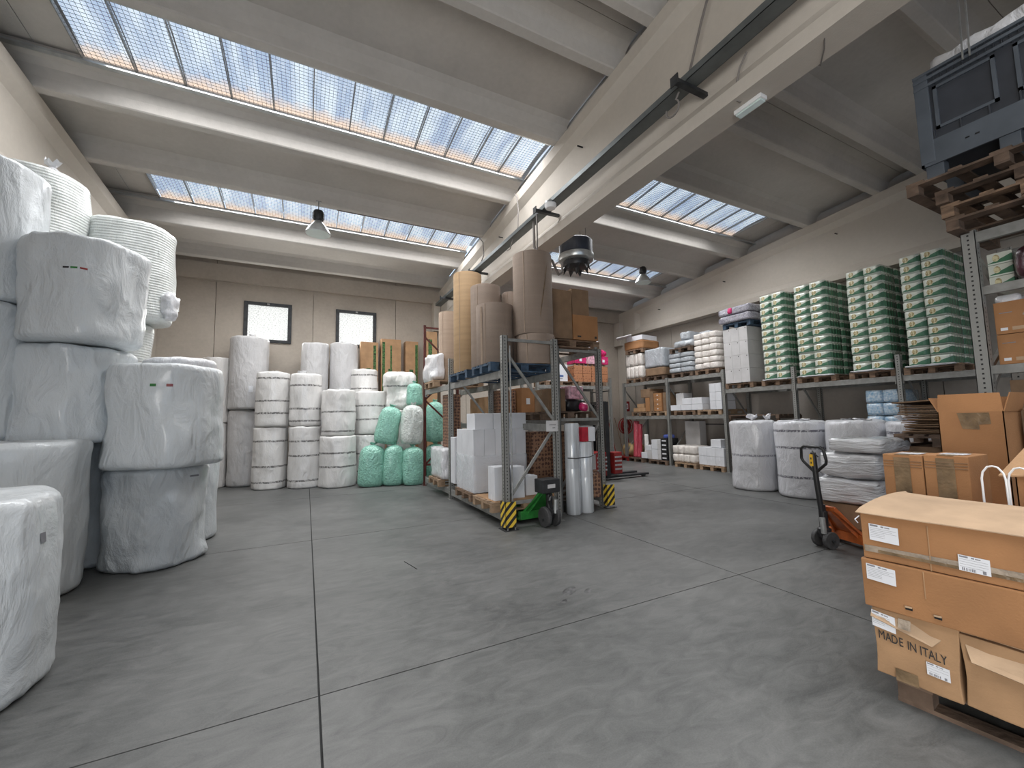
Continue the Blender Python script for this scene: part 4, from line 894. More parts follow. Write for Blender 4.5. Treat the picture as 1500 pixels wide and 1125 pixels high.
decal(c, 'printed_mark', (-.15, -.302, .06), (1, 0, 0), (0, 0, 1), .08, .03, 'ink'); decal(c, 'printed_mark', (.22, -.302, .06), (1, 0, 0), (0, 0, 1), .05, .04, 'ink')
pallet('pallet on the middle beams of the right island rack', (4.3, 6.6, 1.562), 0, 'wooddark')
carton('brown carton left on the middle shelf of the right island rack', 3.86, 4.22, 6.25, 6.75, 1.71, 2.12, 'carddark')
c = soft_block('pink and white wrapped pack on the middle shelf of the right island rack', 4.30, 4.64, 6.25, 6.7, 1.93, 2.18, 'pinkpale', name='pink_pack', cat='package', rc=.03, amp=.01)
soft_block('black bag under the pink and white pack', 4.25, 4.70, 6.25, 6.7, 1.708, 1.925, 'black', name='black_bag', cat='bag', rc=.09, amp=.03, freq=9)
soft_block('small bright pink bundle in front of the black bag', 4.46, 4.62, 6.08, 6.22, 1.708, 1.86, 'pink', name='pink_bundle', cat='package', rc=.07, amp=.02, freq=9)
def film_roll(label, c, r, z1):
    t = thing('film_roll', label, 'roll', (c[0], c[1], 0))
    MB().lathe([(r*.9, 0), (r, .015), (r, z1/2-.01), (r*.985, z1/2), (r, z1/2+.01), (r, z1-.015), (r*.9, z1)], 40).build('film', 'filmroll', t, smooth=True)
    MB().lathe([(.035, z1-.01), (.04, z1+.006), (.028, z1+.006), (.028, z1-.02)], 20).build('core', 'card2', t); return t
film_roll('tall shiny translucent film roll beside the middle rack post, left of the pair', (4.02, 5.80), .125, 1.50)
film_roll('tall shiny translucent film roll, right of the pair, below the red and white carton', (4.28, 5.80), .125, 1.18)
c = carton('red and white carton balanced on the right film roll', 4.15, 4.42, 5.68, 5.92, 1.19, 1.43, 'whitebox', tape=False)
MB().box(-.137, -.01, -.122, -.119, .0, .242).build('red_panel', 'redwhite', c); MB().box(-.137, -.134, -.12, .12, 0, .242).build('red_panel', 'redwhite', c)
cable('dark strap holding the two film rolls against the rack', [(3.87, 5.72, .93), (4.0, 5.67, .92), (4.28, 5.67, .93), (4.5, 5.75, .97), (4.74, 5.93, 1.0)], .008, 'rubber', name='strap', cat='strap')
carton('pale grey carton behind the film rolls, upper of the stack', 4.44, 4.78, 6.2, 6.6, .92, 1.44, 'greybox', tape=False)
carton('pale grey carton behind the film rolls, lower of the stack', 4.5, 4.78, 6.15, 6.6, .64, .915, 'greybox', tape=False)
c = carton('flower-printed brown carton at the foot of the rack, right of the film rolls', 4.44, 4.78, 6.1, 6.55, .345, .63, 'spots', tape=False)
carton('small flower-printed carton beside the film rolls', 4.40, 4.62, 5.83, 6.08, .21, .62, 'spots', tape=False)
pallet('pallet on the lowest beams of the right island rack behind the film rolls', (4.3, 6.35, .2), 0, 'wooddark')
# shelf goods seen through rack A and B at middle height
for k, (x0, x1, y, zt, mt, lab) in enumerate(((2.75, 3.0, 8.5, 2.15, 'spots', 'flower-printed tall carton seen through the rack beside the mid post'), (3.65, 4.05, 7.9, 2.2, 'spots', 'flower-printed carton on the middle shelf deep inside the island'), (4.08, 4.4, 7.7, 2.25, 'card', 'plain brown carton with a white label on the middle shelf inside the island'), (4.42, 4.74, 7.7, 2.15, 'card', 'plain brown carton, right of the labelled pair inside the island'))):
    z0 = 1.71 if x0 > 3.3 else 1.0
    c = carton(lab, x0, x1, y, y+.5, z0, zt, mt, tape=False)
    if mt == 'card': decal(c, 'shipping_label', (0, -.252, .25), (1, 0, 0), (0, 0, 1), .09, .13)
pallet('pallet on the middle beams deep inside the right island rack', (4.28, 7.95, 1.562), 0)
carton('brown carton stored lengthways under the top beams of the island rack', 3.64, 3.84, 8.2, 9.6, 1.51, 2.1, 'card2', tape=False)
for i in range(3):
    carton('brown carton in the dark lower back of the island, %s from the near end' % ORD[i+1], 3.70, 4.1, 8.7+.45*i, 9.1+.45*i, 0, .95+.1*i, 'carddark', tape=False)
# ------------------------------------------------------------------ rack C along the back wall, right bay
t = thing('pallet_rack', 'grey steel pallet rack against the back wall with pink packs on top', 'rack', (0, 0, 0))
for x in (6.6, 9.55):
    post(t, x, 11.35, 2.95); post(t, x, 12.4, 2.95)
    for z in (.5, 1.5, 2.5): MB().bar((x, 11.35, z), (x, 12.4, z+(.35 if z < 2 else 0)), .03, .04).build('brace', 'galvbeam', t)
for z in (1.6, 2.66):
    for y in (11.35, 12.4): MB().box(6.6, 9.55, y-.025, y+.025, z-.11, z).build('beam', 'galvbeam', t)
pallet('pallet under the white carton with the blue print on the back wall rack', (7.55, 11.8, 2.662), 0, 'wood')
pallet('pallet under the brown printed packs on the back wall rack', (8.85, 11.8, 2.662), 0, 'wood')
c = carton('white carton with a blue emblem on the back wall rack', 7.30, 7.88, 11.5, 12.0, 2.81, 3.38, 'whitebox', tape=False)
decal(c, 'printed_emblem', (.02, -.252, .18), (1, 0, 0), (0, 0, 1), .2, .07, mk('blue_ink', (.1, .18, .4), .6)); decal(c, 'printed_emblem', (.02, -.252, .09), (1, 0, 0), (0, 0, 1), .13, .02, 'greyink')
for i in range(4):
    for j in range(2):
        c = carton('bottle-printed brown pack, %s from the left, %s row, back wall rack' % (ORD[i+1], ('lower', 'upper')[j]), 8.10+.365*i, 8.45+.365*i, 11.42, 11.95, 2.81+.275*j, 3.08+.275*j, 'bottles', tape=False)
        if j:
            for k in range(2): MB().lathe([(.035, .265), (.03, .33), (.015, .36)], 10, (-.09+.17*k, -.2, 0)).build('pack_handle', 'card2', c)
for i, (x0, x1, z1, m, lab) in enumerate(((8.14, 8.62, 3.72, 'pink', 'dark pink pack, left of three over the bottle-printed packs'), (8.62, 9.14, 3.78, 'pinkpale', 'pale pink pack with stripes, middle of three over the bottle-printed packs'), (9.16, 9.58, 3.72, 'pink', 'bright pink pack with a white square, right of three over the bottle-printed packs'))):
    c = carton(lab, x0, x1, 11.42, 11.9, 3.44, z1, m, tape=False)
    if i != 1: decal(c, 'printed_square', (0, -.242, .12), (1, 0, 0), (0, 0, 1), .1, .1, 'paper')
soft_block('rounded pink bundle on top of the right pink pack', 9.2, 9.58, 11.45, 11.85, 3.725, 3.98, 'pink', name='pink_bundle', cat='package', rc=.12, amp=.03)
carton('upright white carton at the very top of the back wall rack', 9.2, 9.55, 11.9, 12.3, 3.44, 4.44, 'whitebox', tape=False)
c = carton('brown carton on the lower beams of the back wall rack', 7.3, 7.9, 11.5, 12.0, 1.605, 2.2, 'carddark', tape=False)
# sign, hose and tools in the corner
t = thing('fire_hose_sign', 'small red and white fire hose sign on the corner column', 'sign', (11.62, 12.83, 2.0))
MB().box(-.16, .16, 0, .01, -.2, .2).build('sign_plate', 'redhose', t); decal(t, 'hose_symbol', (0, -.001, .0), (1, 0, 0), (0, 0, 1), .17, .22, 'paper'); decal(t, 'hose_symbol', (0, -.003, .0), (1, 0, 0), (0, 0, 1), .08, .13, 'redhose')
MB().box(-.02, .02, .01, .03, -.02, .02).build('fixing', 'galv', t)
t = thing('fire_hose_reel', 'round red fire hose reel mounted below its sign in the far corner', 'hose', (11.38, 12.7, 1.22))
for y in (-.10, .02): MB().tube([(.3*math.cos(a*PI/16), y, .3*math.sin(a*PI/16)) for a in range(32)], .02, 8, closed=True).build('reel_rim', 'redhose', t)
MB().tube([(.2*math.cos(a*PI/6), -.1+.12*a/36, .2*math.sin(a*PI/6)) for a in range(36)], .03, 8).build('hose', 'redpaint', t)
mb = MB()
for k in range(6): a = k*PI/3; mb.bar((0, -.1, 0), (.3*math.cos(a), -.1, .3*math.sin(a)), .02, .01)
mb.build('spokes', 'redhose', t); MB().box(-.05, .05, -.1, .16, -.05, .05).build('hub', 'darksteel', t)
for i, (x, dx, m, l) in enumerate(((10.55, -.08, 'redhose', 'red-handled broom leaning in the corner, left one'), (10.92, -.1, 'wood', 'wooden-handled broom leaning in the corner, middle one'), (11.28, .0, 'redhose', 'red-handled broom leaning in the corner, right one'))):
    t = thing('broom', l, 'broom', (x, 12.3, 0)); MB().tube([(0, 0, .12), (dx, .35, 1.55)], .014, 8).build('handle', m, t); MB().box(-.15, .15, -.03, .03, 0, .13).build('brush_head', 'redpaint', t, bevel=.01)
soft_block('straw-coloured sack lying on a red pallet in the far corner', 10.60, 11.35, 11.6, 12.1, .15, .60, 'yellowbox', name='straw_sack', cat='sack', rc=.16, amp=.06, freq=5)
pallet('red painted pallet under the straw-coloured sack', (10.95, 11.85, 0), 0, 'redpaint')
# ------------------------------------------------------------------ electric stacker behind the island
t = thing('electric_stacker', 'red and black electric pallet stacker parked behind the island with low forks', 'forklift', (6.75, 8.6, 0))
t.rotation_euler = (0, 0, 0)
for y in (-.27, .27): MB().box(.02, .14, y-.05, y+.05, .05, 1.98).build('mast_rail', 'black', t)
for z in (.4, 1.2, 1.95): MB().box(.03, .12, -.27, .27, z-.04, z+.04).build('mast_crossbar', 'black', t)
MB().box(.15, .158, -.22, .22, .35, 1.9).build('mast_guard', 'black', t)
MB().box(-.42, .0, -.36, .36, .12, .72).build('motor_cover', 'redpaint', t, bevel=.03)
MB().box(.2, .46, -.4, -.15, .16, .70).build('battery_cover', 'redpaint', t, bevel=.02)
for z in (.26, .36, .46, .56): MB().box(-.3, .0, -.366, -.358, z, z+.04).build('louvre', 'silver', t)
for z in (.26, .36, .46, .56): MB().box(.22, .44, -.408, -.399, z, z+.04).build('louvre', 'silver', t)
for y in (-.22, .22): MB().box(.1, 1.45, y-.08, y+.08, .05, .10).build('fork', 'darksteel', t, bevel=.01)
for y in (-.3, .3): MB().tube([(-.2, y-.03, .08), (-.2, y+.03, .08)], .08, 16).build('wheel', 'rubber', t)
for y in (-.22, .22): MB().tube([(1.32, y-.05, .035), (1.32, y+.05, .035)], .035, 12).build('fork_roller', 'rubber', t)
MB().tube([(-.42, 0, .6), (-.62, 0, 1.05)], .03, 10).build('tiller_arm', 'black', t)
MB().tube([(-.62, .17*math.cos(a*PI/12), 1.15+.15*math.sin(a*PI/12)) for a in range(24)], .018, 8, closed=True).build('tiller_loop', 'black', t)
# ------------------------------------------------------------------ rack D along the right wall
t = thing('pallet_rack', 'long grey steel pallet rack along the right wall', 'rack', (0, 0, 0))
XE, XF = 10.5, 11.55
UY = [11.68, 9.64, 7.62, 5.76, 3.79, 1.85]
for i, y in enumerate(UY):
    h = 2.82 if i < 2 else (2.86 if i == 2 else 2.72)
    frame(t, y, XE, XF, h, zz0=.3, step=1.15, top=False)
for i in range(5):
    lv = (1.60, 2.79) if i < 2 else (2.30,)
    for z in lv:
        for x in (XE, XF): beam(t, x, UY[i+1], UY[i], z)
MB().bar((XF, 7.62, 1.3), (XF, 9.64, 1.3), .03, .03).build('wall_brace', 'darksteel', t)
def rp(lab, yc, z, mat='wood', x=11.06, rz=0): return pallet(lab, (x, yc, z+.002), rz, mat)
# top level, far two bays
rp('pallet under the far white roll packs on the right wall rack', 11.1, 2.79)
rp('pallet under the grey wrapped bale on the right wall rack', 10.12, 2.79, 'wooddark')
rp('pallet under the film-wrapped white layers on the right wall rack', 9.02, 2.79, 'wooddark')
rp('pallet under the tall white packs nearest the white cartons', 8.12, 2.79)
def stack_packs(lab, x0, x1, y0, y1, z0, z1, ny, nz, mat, seed=0):
    dy = (y1-y0)/ny; dz = (z1-z0)/nz
    for i in range(ny):
        for j in range(nz):
            soft_block(lab % (ORD[nz-j], ORD[ny-i]), x0, x1, y0+dy*i+.002, y0+dy*(i+1)-.002, z0+dz*j, z0+dz*(j+1)-.002, mat, name='tissue_pack', cat='pack', rc=.035, amp=.012, freq=9, cuts=3, seed=seed+i*3+j)
stack_packs('white tissue pack, %s layer down, %s from the left, far end of the rack top', 10.46, 11.5, 10.72, 11.5, 2.94, 3.82, 4, 2, 'warm', 3)
pallet('pallet balanced on the far white packs of the right wall rack', (11.0, 11.05, 3.83), .1, 'wood')
soft_block('brown and grey wrapped carton load over the far white packs', 10.42, 11.3, 10.66, 11.5, 3.98, 4.28, 'card', name='carton_load', cat='package', rc=.03, amp=.02, rz=.1)
c = carton('flat white carton with an open lid at the far top of the right wall rack', 10.45, 11.25, 10.7, 11.4, 4.29, 4.46, 'whitebox', rz=.12, tape=False)
MB().bar((-.42, .1, .2), (-.75, .5, .1), .5, .02).build('open_flap', 'whitebox', c)
soft_block('grey film-wrapped bale on the right wall rack top, second from the far end', 10.42, 11.5, 9.68, 10.52, 3.22, 3.86, 'greyfilm', rc=.03, amp=.02)
soft_block('brown lower half of the grey-topped bale on the right wall rack', 10.43, 11.5, 9.69, 10.51, 2.94, 3.21, 'carddark', name='carton_load', rc=.02, amp=.01)
stack_packs('film-wrapped white block, %s layer down, %s from the left, under the grey heap', 10.43, 11.5, 8.60, 9.48, 2.94, 3.56, 2, 4, 'greyfilm', 9)
pallet('dark pallet under the small grey wrapped heap', (11.0, 9.0, 3.57), 0, 'wooddark')
soft_block('small grey wrapped heap, lower part, on the dark pallet', 10.5, 11.3, 8.6, 9.35, 3.72, 3.95, 'greyfilm', rc=.10, amp=.03)
soft_block('small grey wrapped heap, narrow upper part, on the dark pallet', 10.55, 11.2, 8.72, 9.12, 3.955, 4.22, 'greyfilm', rc=.08, amp=.03)
stack_packs('white tissue pack, %s layer down, %s from the left, beside the white cartons', 10.43, 11.5, 7.72, 8.50, 2.94, 4.02, 3, 6, 'warm', 17)
soft_block('grey wrapped bundle lying behind the top of the white tissue block', 10.8, 11.4, 8.2, 8.6, 4.03, 4.15, 'greyfilm', rc=.05, amp=.02)
# top level at 2.30: white cartons with dark bales, then four towers
rp('pallet under the twelve white cartons on the right wall rack', 7.15, 2.30)
for i in range(3):
    for j in range(4):
        c = carton('white carton in the twelve-carton block, %s row down, %s from the left' % (ORD[4-j], ORD[3-i]), 10.42, 11.5, 6.80+.235*i, 7.033+.235*i, 2.447+.375*j, 2.82+.375*j, 'greybox', tape=False)
        decal(c, 'printed_mark', (-.5405, -.07, .33), (0, -1, 0), (0, 0, 1), .018, .03, 'ink')
pallet('blue pallet under the dark glossy bales', (11.0, 7.08, 3.95), 0, 'bluewood')
for j in range(2):
    soft_block('dark glossy bale of mixed film, %s of two on the blue pallet' % ('lower', 'upper')[j], 10.32, 11.4, 6.62, 7.55, 4.10+.215*j, 4.31+.215*j, 'darkbale', rc=.06, amp=.03)
soft_block('pink patch bundle tucked in the upper dark bale', 10.29, 10.4, 7.12, 7.24, 4.34, 4.5, 'pink', name='pink_bundle', rc=.03, amp=.01, cuts=4)
bm = bmesh.new(); bmesh.ops.create_cube(bm, size=1); bmesh.ops.bevel(bm, geom=bm.edges[:], offset=.07, segments=2, affect='EDGES')
bmesh.ops.subdivide_edges(bm, edges=[e for e in bm.edges if e.calc_length() > .5], cuts=3, use_grid_fill=True)
pkm = bpy.data.meshes.new('roll_pack'); 
for v in bm.verts: v.co.x *= .6; v.co.y *= .4; v.co.z = (v.co.z+.5)*.178; v.co.x += .012*math.sin(v.co.y*40)*(1 if v.co.x < 0 else 0)
bm.to_mesh(pkm); bm.free(); pkm.materials.append(M['tpack']); pkm.shade_smooth()
TW = [(5.83, 6.43, 'farthest tower', 2.447, .30, 12), (4.93, 5.60, 'second farthest tower', 2.447, .33, 12), (3.90, 4.53, 'second nearest tower', 2.447, .31, 12), (3.0, 3.62, 'nearest tower', 2.447, .31, 12)]
first = None; rnd = random.Random(4)
for (y0, y1, tn, z0, wy, nl) in TW:
    grp = 'green and white roll packs in the '+tn
    rp('pallet with film skirt under the %s of green packs' % tn, (y0+y1)/2, 2.30, 'wood')
    sy = (y1-y0)/.8
    for j in range(nl):
        ox = rnd.uniform(-.012, .012)
        for i in range(2):
            for k in range(2):
                lab = 'green white roll pack, %s layer down, %s %s column, %s' % (ORD[nl-j], ('front', 'rear')[k], ('right', 'left')[i], tn)
                loc = (10.42+.3+.6*k+ox, y0+(y1-y0)*(.25+.5*i)+rnd.uniform(-.005, .005), z0+.181*j)
                if first is None:
                    first = link('roll_pack', pkm, None, loc); tag(first, lab, 'pack', grp); r_ = first; r_.scale = (1, sy, 1)
                else: r_ = dup(first, loc, rnd.uniform(-.01, .01), lab, grp, (1, sy, 1))
    soft_block('pale film skirt hanging round the pallet of the '+tn, 10.38, 11.6, y0-.04, y1+.04, 2.43, 2.465, 'film', name='film_skirt', cat='film', rc=.01, amp=.03, freq=12, cuts=8)
# middle level
rp('pallet under the brown cartons on the middle shelf of the right wall rack', 10.9, 1.60, 'wood'); rp('second pallet under the brown cartons on the middle shelf', 10.08, 1.60, 'woodlight')
rp('pallet under the low white cartons on the middle shelf', 9.0, 1.60, 'wood'); rp('pallet under the tall white cartons on the middle shelf', 8.12, 1.60, 'woodlight')
for (y0, y1, z0, z1, m, lab) in ((10.62, 11.18, 1.75, 1.88, 'card2', 'low light brown carton at the far end of the middle shelf'), (10.66, 11.0, 1.885, 2.02, 'card2', 'rounded light brown carton on the low one at the far middle shelf'), (10.38, 10.80, 2.23, 2.52, 'carddark', 'small brown carton at the top of the far brown group'), (10.40, 10.60, 1.75, 2.22, 'card', 'brown carton with white dots, left column of the far brown group'), (10.24, 10.39, 1.75, 2.42, 'carddark', 'narrow brown carton between the two dotted columns')):
    c = carton(lab, 10.45, 11.1, y0, y1, z0, z1, m, tape=False)
for j in range(4):
    c = carton('dark brown carton with a white dot, %s from the top in the dotted column' % ORD[4-j], 10.45, 11.1, 9.88, 10.22, 1.75+.15*j, 1.897+.15*j, 'card', tape=False)
    decal(c, 'white_dot', (-.3265, 0, .08), (0, -1, 0), (0, 0, 1), .05, .03, 'paper')
carton('plain dark brown carton beside the dotted column', 10.5, 11.1, 9.69, 9.86, 1.75, 2.36, 'carddark', tape=False)
for i in range(3): carton('white carton, lower row of the low middle-shelf stack, %s from the left' % ORD[3-i], 10.45, 11.1, 8.32+.4*i, 8.71+.4*i, 1.75, 1.92, 'whitebox', tape=False)
for i in range(2): carton('white carton on the middle shelf, upper row of the low stack, %s one' % ('right', 'left')[i], 10.45, 11.1, 8.34+.36*i, 8.69+.36*i, 1.925, 2.12, 'whitebox', tape=False)
carton('upright white carton with grey lines on the middle shelf, behind the low stack', 10.7, 11.1, 9.2, 9.5, 1.925, 2.3, 'greybox', tape=False)
for i in range(2):
    for j in range(3): carton('white carton in the tall stack by the post, %s column, %s from the top' % (('right', 'left')[i], ORD[3-j]), 10.45, 11.05, 7.69+.19*i, 7.875+.19*i, 1.75+.25*j, 1.995+.25*j, 'whitebox', tape=False)
# floor level of the far bays
for (y, m, lab) in ((11.15, 'wooddark', 'dark low pallet at the far floor bay of the right wall rack'), (10.1, 'wooddark', 'floor pallet under the small white and dark cartons'), (9.0, 'woodlight', 'floor pallet under the cream tissue packs'), (8.08, 'woodlight', 'floor pallet under the stacked white cartons')): rp(lab, y, -.002, m, x=10.98)
for k, (y, r) in enumerate(((11.3, .09), (11.12, .08))):
    roll(('roll of red and white printed film standing at the far floor bay, %s one') % ('left', 'right')[k], (10.6, y), r, .15, 1.42-.1*k, film_mat('red_print_film%d' % k, (.45, .05, .08), rough=.3, bump=.8, wrinkle=24), rc=.02, name='printed_film_roll', tilt=(0, .05))
roll('slim white tube roll standing beside the red printed film', (10.6, 10.78), .07, .15, .95, WB, rc=.02, lump=.005)
for i, (y0, y1, z0, z1, m, lab) in enumerate(((10.62, 10.9, .15, .35, 'whitebox', 'small white carton, bottom left of the far floor bay'), (10.42, 10.61, .15, .42, 'greybox', 'small white carton right of the slim tube'), (10.42, 10.7, .425, .6, 'whitebox', 'small white carton resting on its neighbours by the slim tube'), (10.15, 10.41, .15, .48, 'whitebox', 'white carton, lower of the pair in the far floor bay'), (10.15, 10.41, .485, .80, 'whitebox', 'white carton, upper of the pair in the far floor bay'))):
    carton(lab, 10.45, 10.95, y0, y1, z0, z1, m, tape=False)
for j in range(4): carton('flat grey carton, %s from the top of its column, far floor bay' % ORD[4-j], 10.44, 10.95, 10.0, 10.14, .15+.165*j, .312+.165*j, 'greybox', tape=False)
for j in range(5):
    c = carton('black and white carton, %s from the top of the dark column on the floor bay' % ORD[5-j], 10.44, 10.95, 9.72, 9.99, .15+.14*j, .288+.14*j, 'black', tape=False)
    decal(c, 'white_print', (-.2565, 0, .07), (0, -1, 0), (0, 0, 1), .17, .04, 'paper')
c = soft_block('small blue bag on top of the dark carton column', 10.5, 10.8, 9.7, 9.95, .855, .98, mk('blue_bag', (.08, .12, .4), .4), name='blue_bag', cat='bag', rc=.05, amp=.02)
carton('tall grey carton standing against the wall behind the dark carton column', 11.1, 11.4, 9.0, 9.55, .0+.15, 1.4, 'greybox', tape=False)
stack_packs('cream tissue pack, %s layer down, %s from the left, on the floor pallet', 10.42, 11.2, 8.66, 9.5, .15, .66, 4, 2, 'warm', 31)
for i in range(3):
    for j in range(2): carton('white shipping carton, %s layer, %s from the left, floor pallet by the post' % (('lower', 'upper')[j], ORD[3-i]), 10.42, 11.1, 7.70+.275*i, 7.972+.275*i, .15+.255*j, .40+.255*j, 'whitebox', tape=True, tapemat='paper')
carton('single white carton on top of the floor stack by the post', 10.45, 10.9, 7.8, 8.12, .665, .89, 'whitebox', tape=False)
# blue and white packs in the nearest bay
rp('floor pallet under the blue and white packs', 4.2, -.002, 'wood', x=11.1)
for i in range(2):
    for j in range(7):
        soft_block('blue and white printed pack, %s from the top, %s column' % (ORD[7-j], ('right', 'left')[i]), 10.62, 11.5, 3.86+.29*i, 4.145+.29*i, .15+.272*j, .418+.272*j, 'bluepack', name='printed_pack', cat='pack', rc=.03, amp=.008, cuts=3, seed=i+j)
# hidden-shelf pallet in the third bay
t = thing('shelf_board', 'brown slatted shelf behind the rack post beside the standing bubble rolls', 'shelf', (11.05, 6.9, 1.55))
for k in range(5): MB().box(-.5+.2*k, -.36+.2*k, -.7, .7, 0, .03).build('slat', 'wooddark', t)
for y in (-.65, .65): MB().box(-.5, .5, y-.04, y+.04, -.07, 0).build('batten', 'wooddark', t)
for x in (-.45, .45):
    for y in (-.65, .65): MB().box(x-.03, x+.03, y-.03, y+.03, -1.55, -.07).build('leg', 'wooddark', t)
# ------------------------------------------------------------------ standing rolls before the right wall rack
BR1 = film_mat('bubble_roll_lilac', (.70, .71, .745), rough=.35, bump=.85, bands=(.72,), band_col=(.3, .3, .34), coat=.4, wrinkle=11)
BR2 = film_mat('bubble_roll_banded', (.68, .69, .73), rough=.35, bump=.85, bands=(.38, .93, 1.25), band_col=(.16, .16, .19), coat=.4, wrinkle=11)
roll('white bubble roll with tied film ears, leftmost in front of the right wall rack', (8.70, 5.70), .435, 0, 1.46, BR1, tuft=[(-.08, -.05, -.02, .11, .13), (.2, -.2, -.02, .1, .13)], sag=.01)
roll('white bubble roll with four printed bands behind the orange pallet truck', (8.66, 4.72), .43, 0, 1.44, BR2)
roll('white bubble roll behind the wrapped flat bundles, third from the left', (8.62, 3.78), .44, 0, 1.45, BR1, tuft=[(.1, -.1, -.03, .16, .06)])
roll('white bubble roll nearest the dark card stack, fourth from the left', (8.55, 2.88), .44, 0, 1.44, BR2, tuft=[(-.1, .1, -.03, .2, .10)])
roll('white bubble roll in the second row behind the gap of the first two', (9.5, 5.15), .43, 0, 1.44, BR1, tuft=[(0, 0, -.03, .2, .05)])
roll('white bubble roll in the second row behind the third one', (9.45, 4.2), .43, 0, 1.45, BR1, tuft=[(0, 0, -.03, .2, .05)])
# ------------------------------------------------------------------ wrapped flat bundles on a brown box
pallet('pallet under the brown box with the wrapped flat bundles', (6.75, 2.78, 0), 0, 'wooddark')
c = carton('low brown box carrying the wrapped flat bundles, behind the orange pallet truck', 6.12, 7.2, 2.40, 3.14, .146, .44, 'carddark', tape=False, bevel=.012)
soft_block('film-wrapped flat bundle, lowest of three on the brown box', 6.06, 7.2, 2.48, 3.17, .442, .76, 'film', amp=.035, rc=.07, freq=7, name='flat_bundle', cat='package')
soft_block('film-wrapped flat bundle, middle of three on the brown box', 6.08, 7.1, 2.46, 3.13, .765, 1.09, 'film', amp=.035, rc=.08, freq=7, name='flat_bundle', cat='package')
soft_block('film-wrapped flat bundle, topmost and thinnest of three on the brown box', 6.05, 6.8, 2.40, 2.99, 1.093, 1.27, 'film', amp=.02, rc=.05, freq=7, name='flat_bundle', cat='package')
# ------------------------------------------------------------------ pallet trucks
def truck(label, loc, rz, paint, tiller=True, lift=1.0):
    """Origin under the steering wheels; the forks point along +x."""
    t = thing('pallet_truck', label, 'truck', loc, rz)
    for y in (-.055, .055): MB().lathe([(.03, -.024), (.095, -.024), (.1, -.016), (.1, .016), (.095, .024), (.03, .024)], 28).build('steer_wheel', 'rubber', t)
    for o, y in zip([c for c in t.children if c.name.startswith('steer_wheel')], (-.075, .075)): o.rotation_euler = (PI/2, 0, 0); o.location = (0, y, .1)
    MB().tube([(0, -.12, .1), (0, .12, .1)], .018, 10).build('axle', 'darksteel', t)
    MB().lathe([(.06, .12), (.07, .16), (.07, .22), (.045, .24), (.045, .42), (.03, .43), (.03, .5)], 20).build('pump', 'black', t, smooth=False)
    MB().tube([(-.06, -.05, .18), (-.07, -.05, .36)], .03, 10).build('pump_cylinder', 'silver', t)
    # triangular head and forks
    mb = MB(); w = .075
    for y in (-.16, .16):
        mb.bar((.08, y*.35, .45), (.36, y, .10), .02, .075); 
    mb.bar((.08, -.06, .45), (.08, .06, .45), .06, .05); mb.box(.30, .40, -.26, .26, .055, .16); mb.build('head_frame', paint, t, bevel=.004)
    MB().raw([(.04, -.1, .47), (.04, .1, .47), (.34, .2, .17), (.34, -.2, .17), (.05, -.1, .44), (.05, .1, .44), (.34, .2, .13), (.34, -.2, .13)], [(0, 3, 2, 1), (4, 5, 6, 7), (0, 1, 5, 4), (1, 2, 6, 5), (2, 3, 7, 6), (3, 0, 4, 7)]).build('sloping_plate', paint, t)
    for y in (-.19, .19):
        MB().box(.34, 1.45, y-.08, y+.08, .04, .09).build('fork', paint, t, bevel=.012)
        MB().tube([(1.3, y-.04, .036), (1.3, y+.04, .036)], .036, 14).build('fork_roller', 'rubber', t)
    if tiller:
        MB().tube([(-.02, 0, .42), (-.055, 0, .78), (-.075, 0, 1.12)], .03, 12).build('tiller_arm', 'black', t)
        h = MB(); x = -.075
        h.tube([(x+.012, .03, .90), (x+.01, .15, 1.0), (x, .165, 1.04), (x-.01, .15, 1.16), (x-.01, .11, 1.19), (x-.01, -.11, 1.19), (x-.01, -.15, 1.16), (x, -.165, 1.04), (x+.01, -.15, 1.0), (x+.012, -.03, .90)], .0165, 10)
        h.build('tiller_loop', 'black', t, smooth=True)
        MB().box(x-.035, x-.029, -.022, .022, .96, 1.10).build('warning_sticker', 'yellow', t)
        MB().tube([(x-.03, -.02, 1.14), (x-.05, -.06, 1.12), (x-.05, -.11, 1.08)], .007, 8).build('release_lever', 'black', t)
        for z_ in (1.0, 1.05): decal(t, 'sticker_symbol', (x-.0355, 0, z_), (0, -1, 0), (0, 0, 1), .016, .022, 'ink')
    return t
truck('orange pallet truck with a black tiller handle, parked with its forks under the wrapped bundles', (5.56, 2.84, 0), -.28, 'orange')
gt = truck('green pallet truck parked between the rack posts beside the striped guard', (3.25, 5.32, 0), 1.62, 'green', tiller=False); gt.scale = (1.12, 1.12, 1.12)
for c in gt.children:
    if c.name.startswith('steer_wheel'): c.scale = (1.3, 1.3, 1.1); c.location.z = .132
MB().box(-.06, .14, -.14, .14, .44, .62).build('battery_box', 'darksteel', gt, bevel=.012)
decal(gt, 'printed_mark', (-.0605, 0, .53), (0, -1, 0), (0, 0, 1), .12, .05, 'greybox')
MB().tube([(-.05, .0, .42), (-.14, .1, .36), (-.12, .05, .28)], .02, 8).build('motor_hose', 'black', gt)
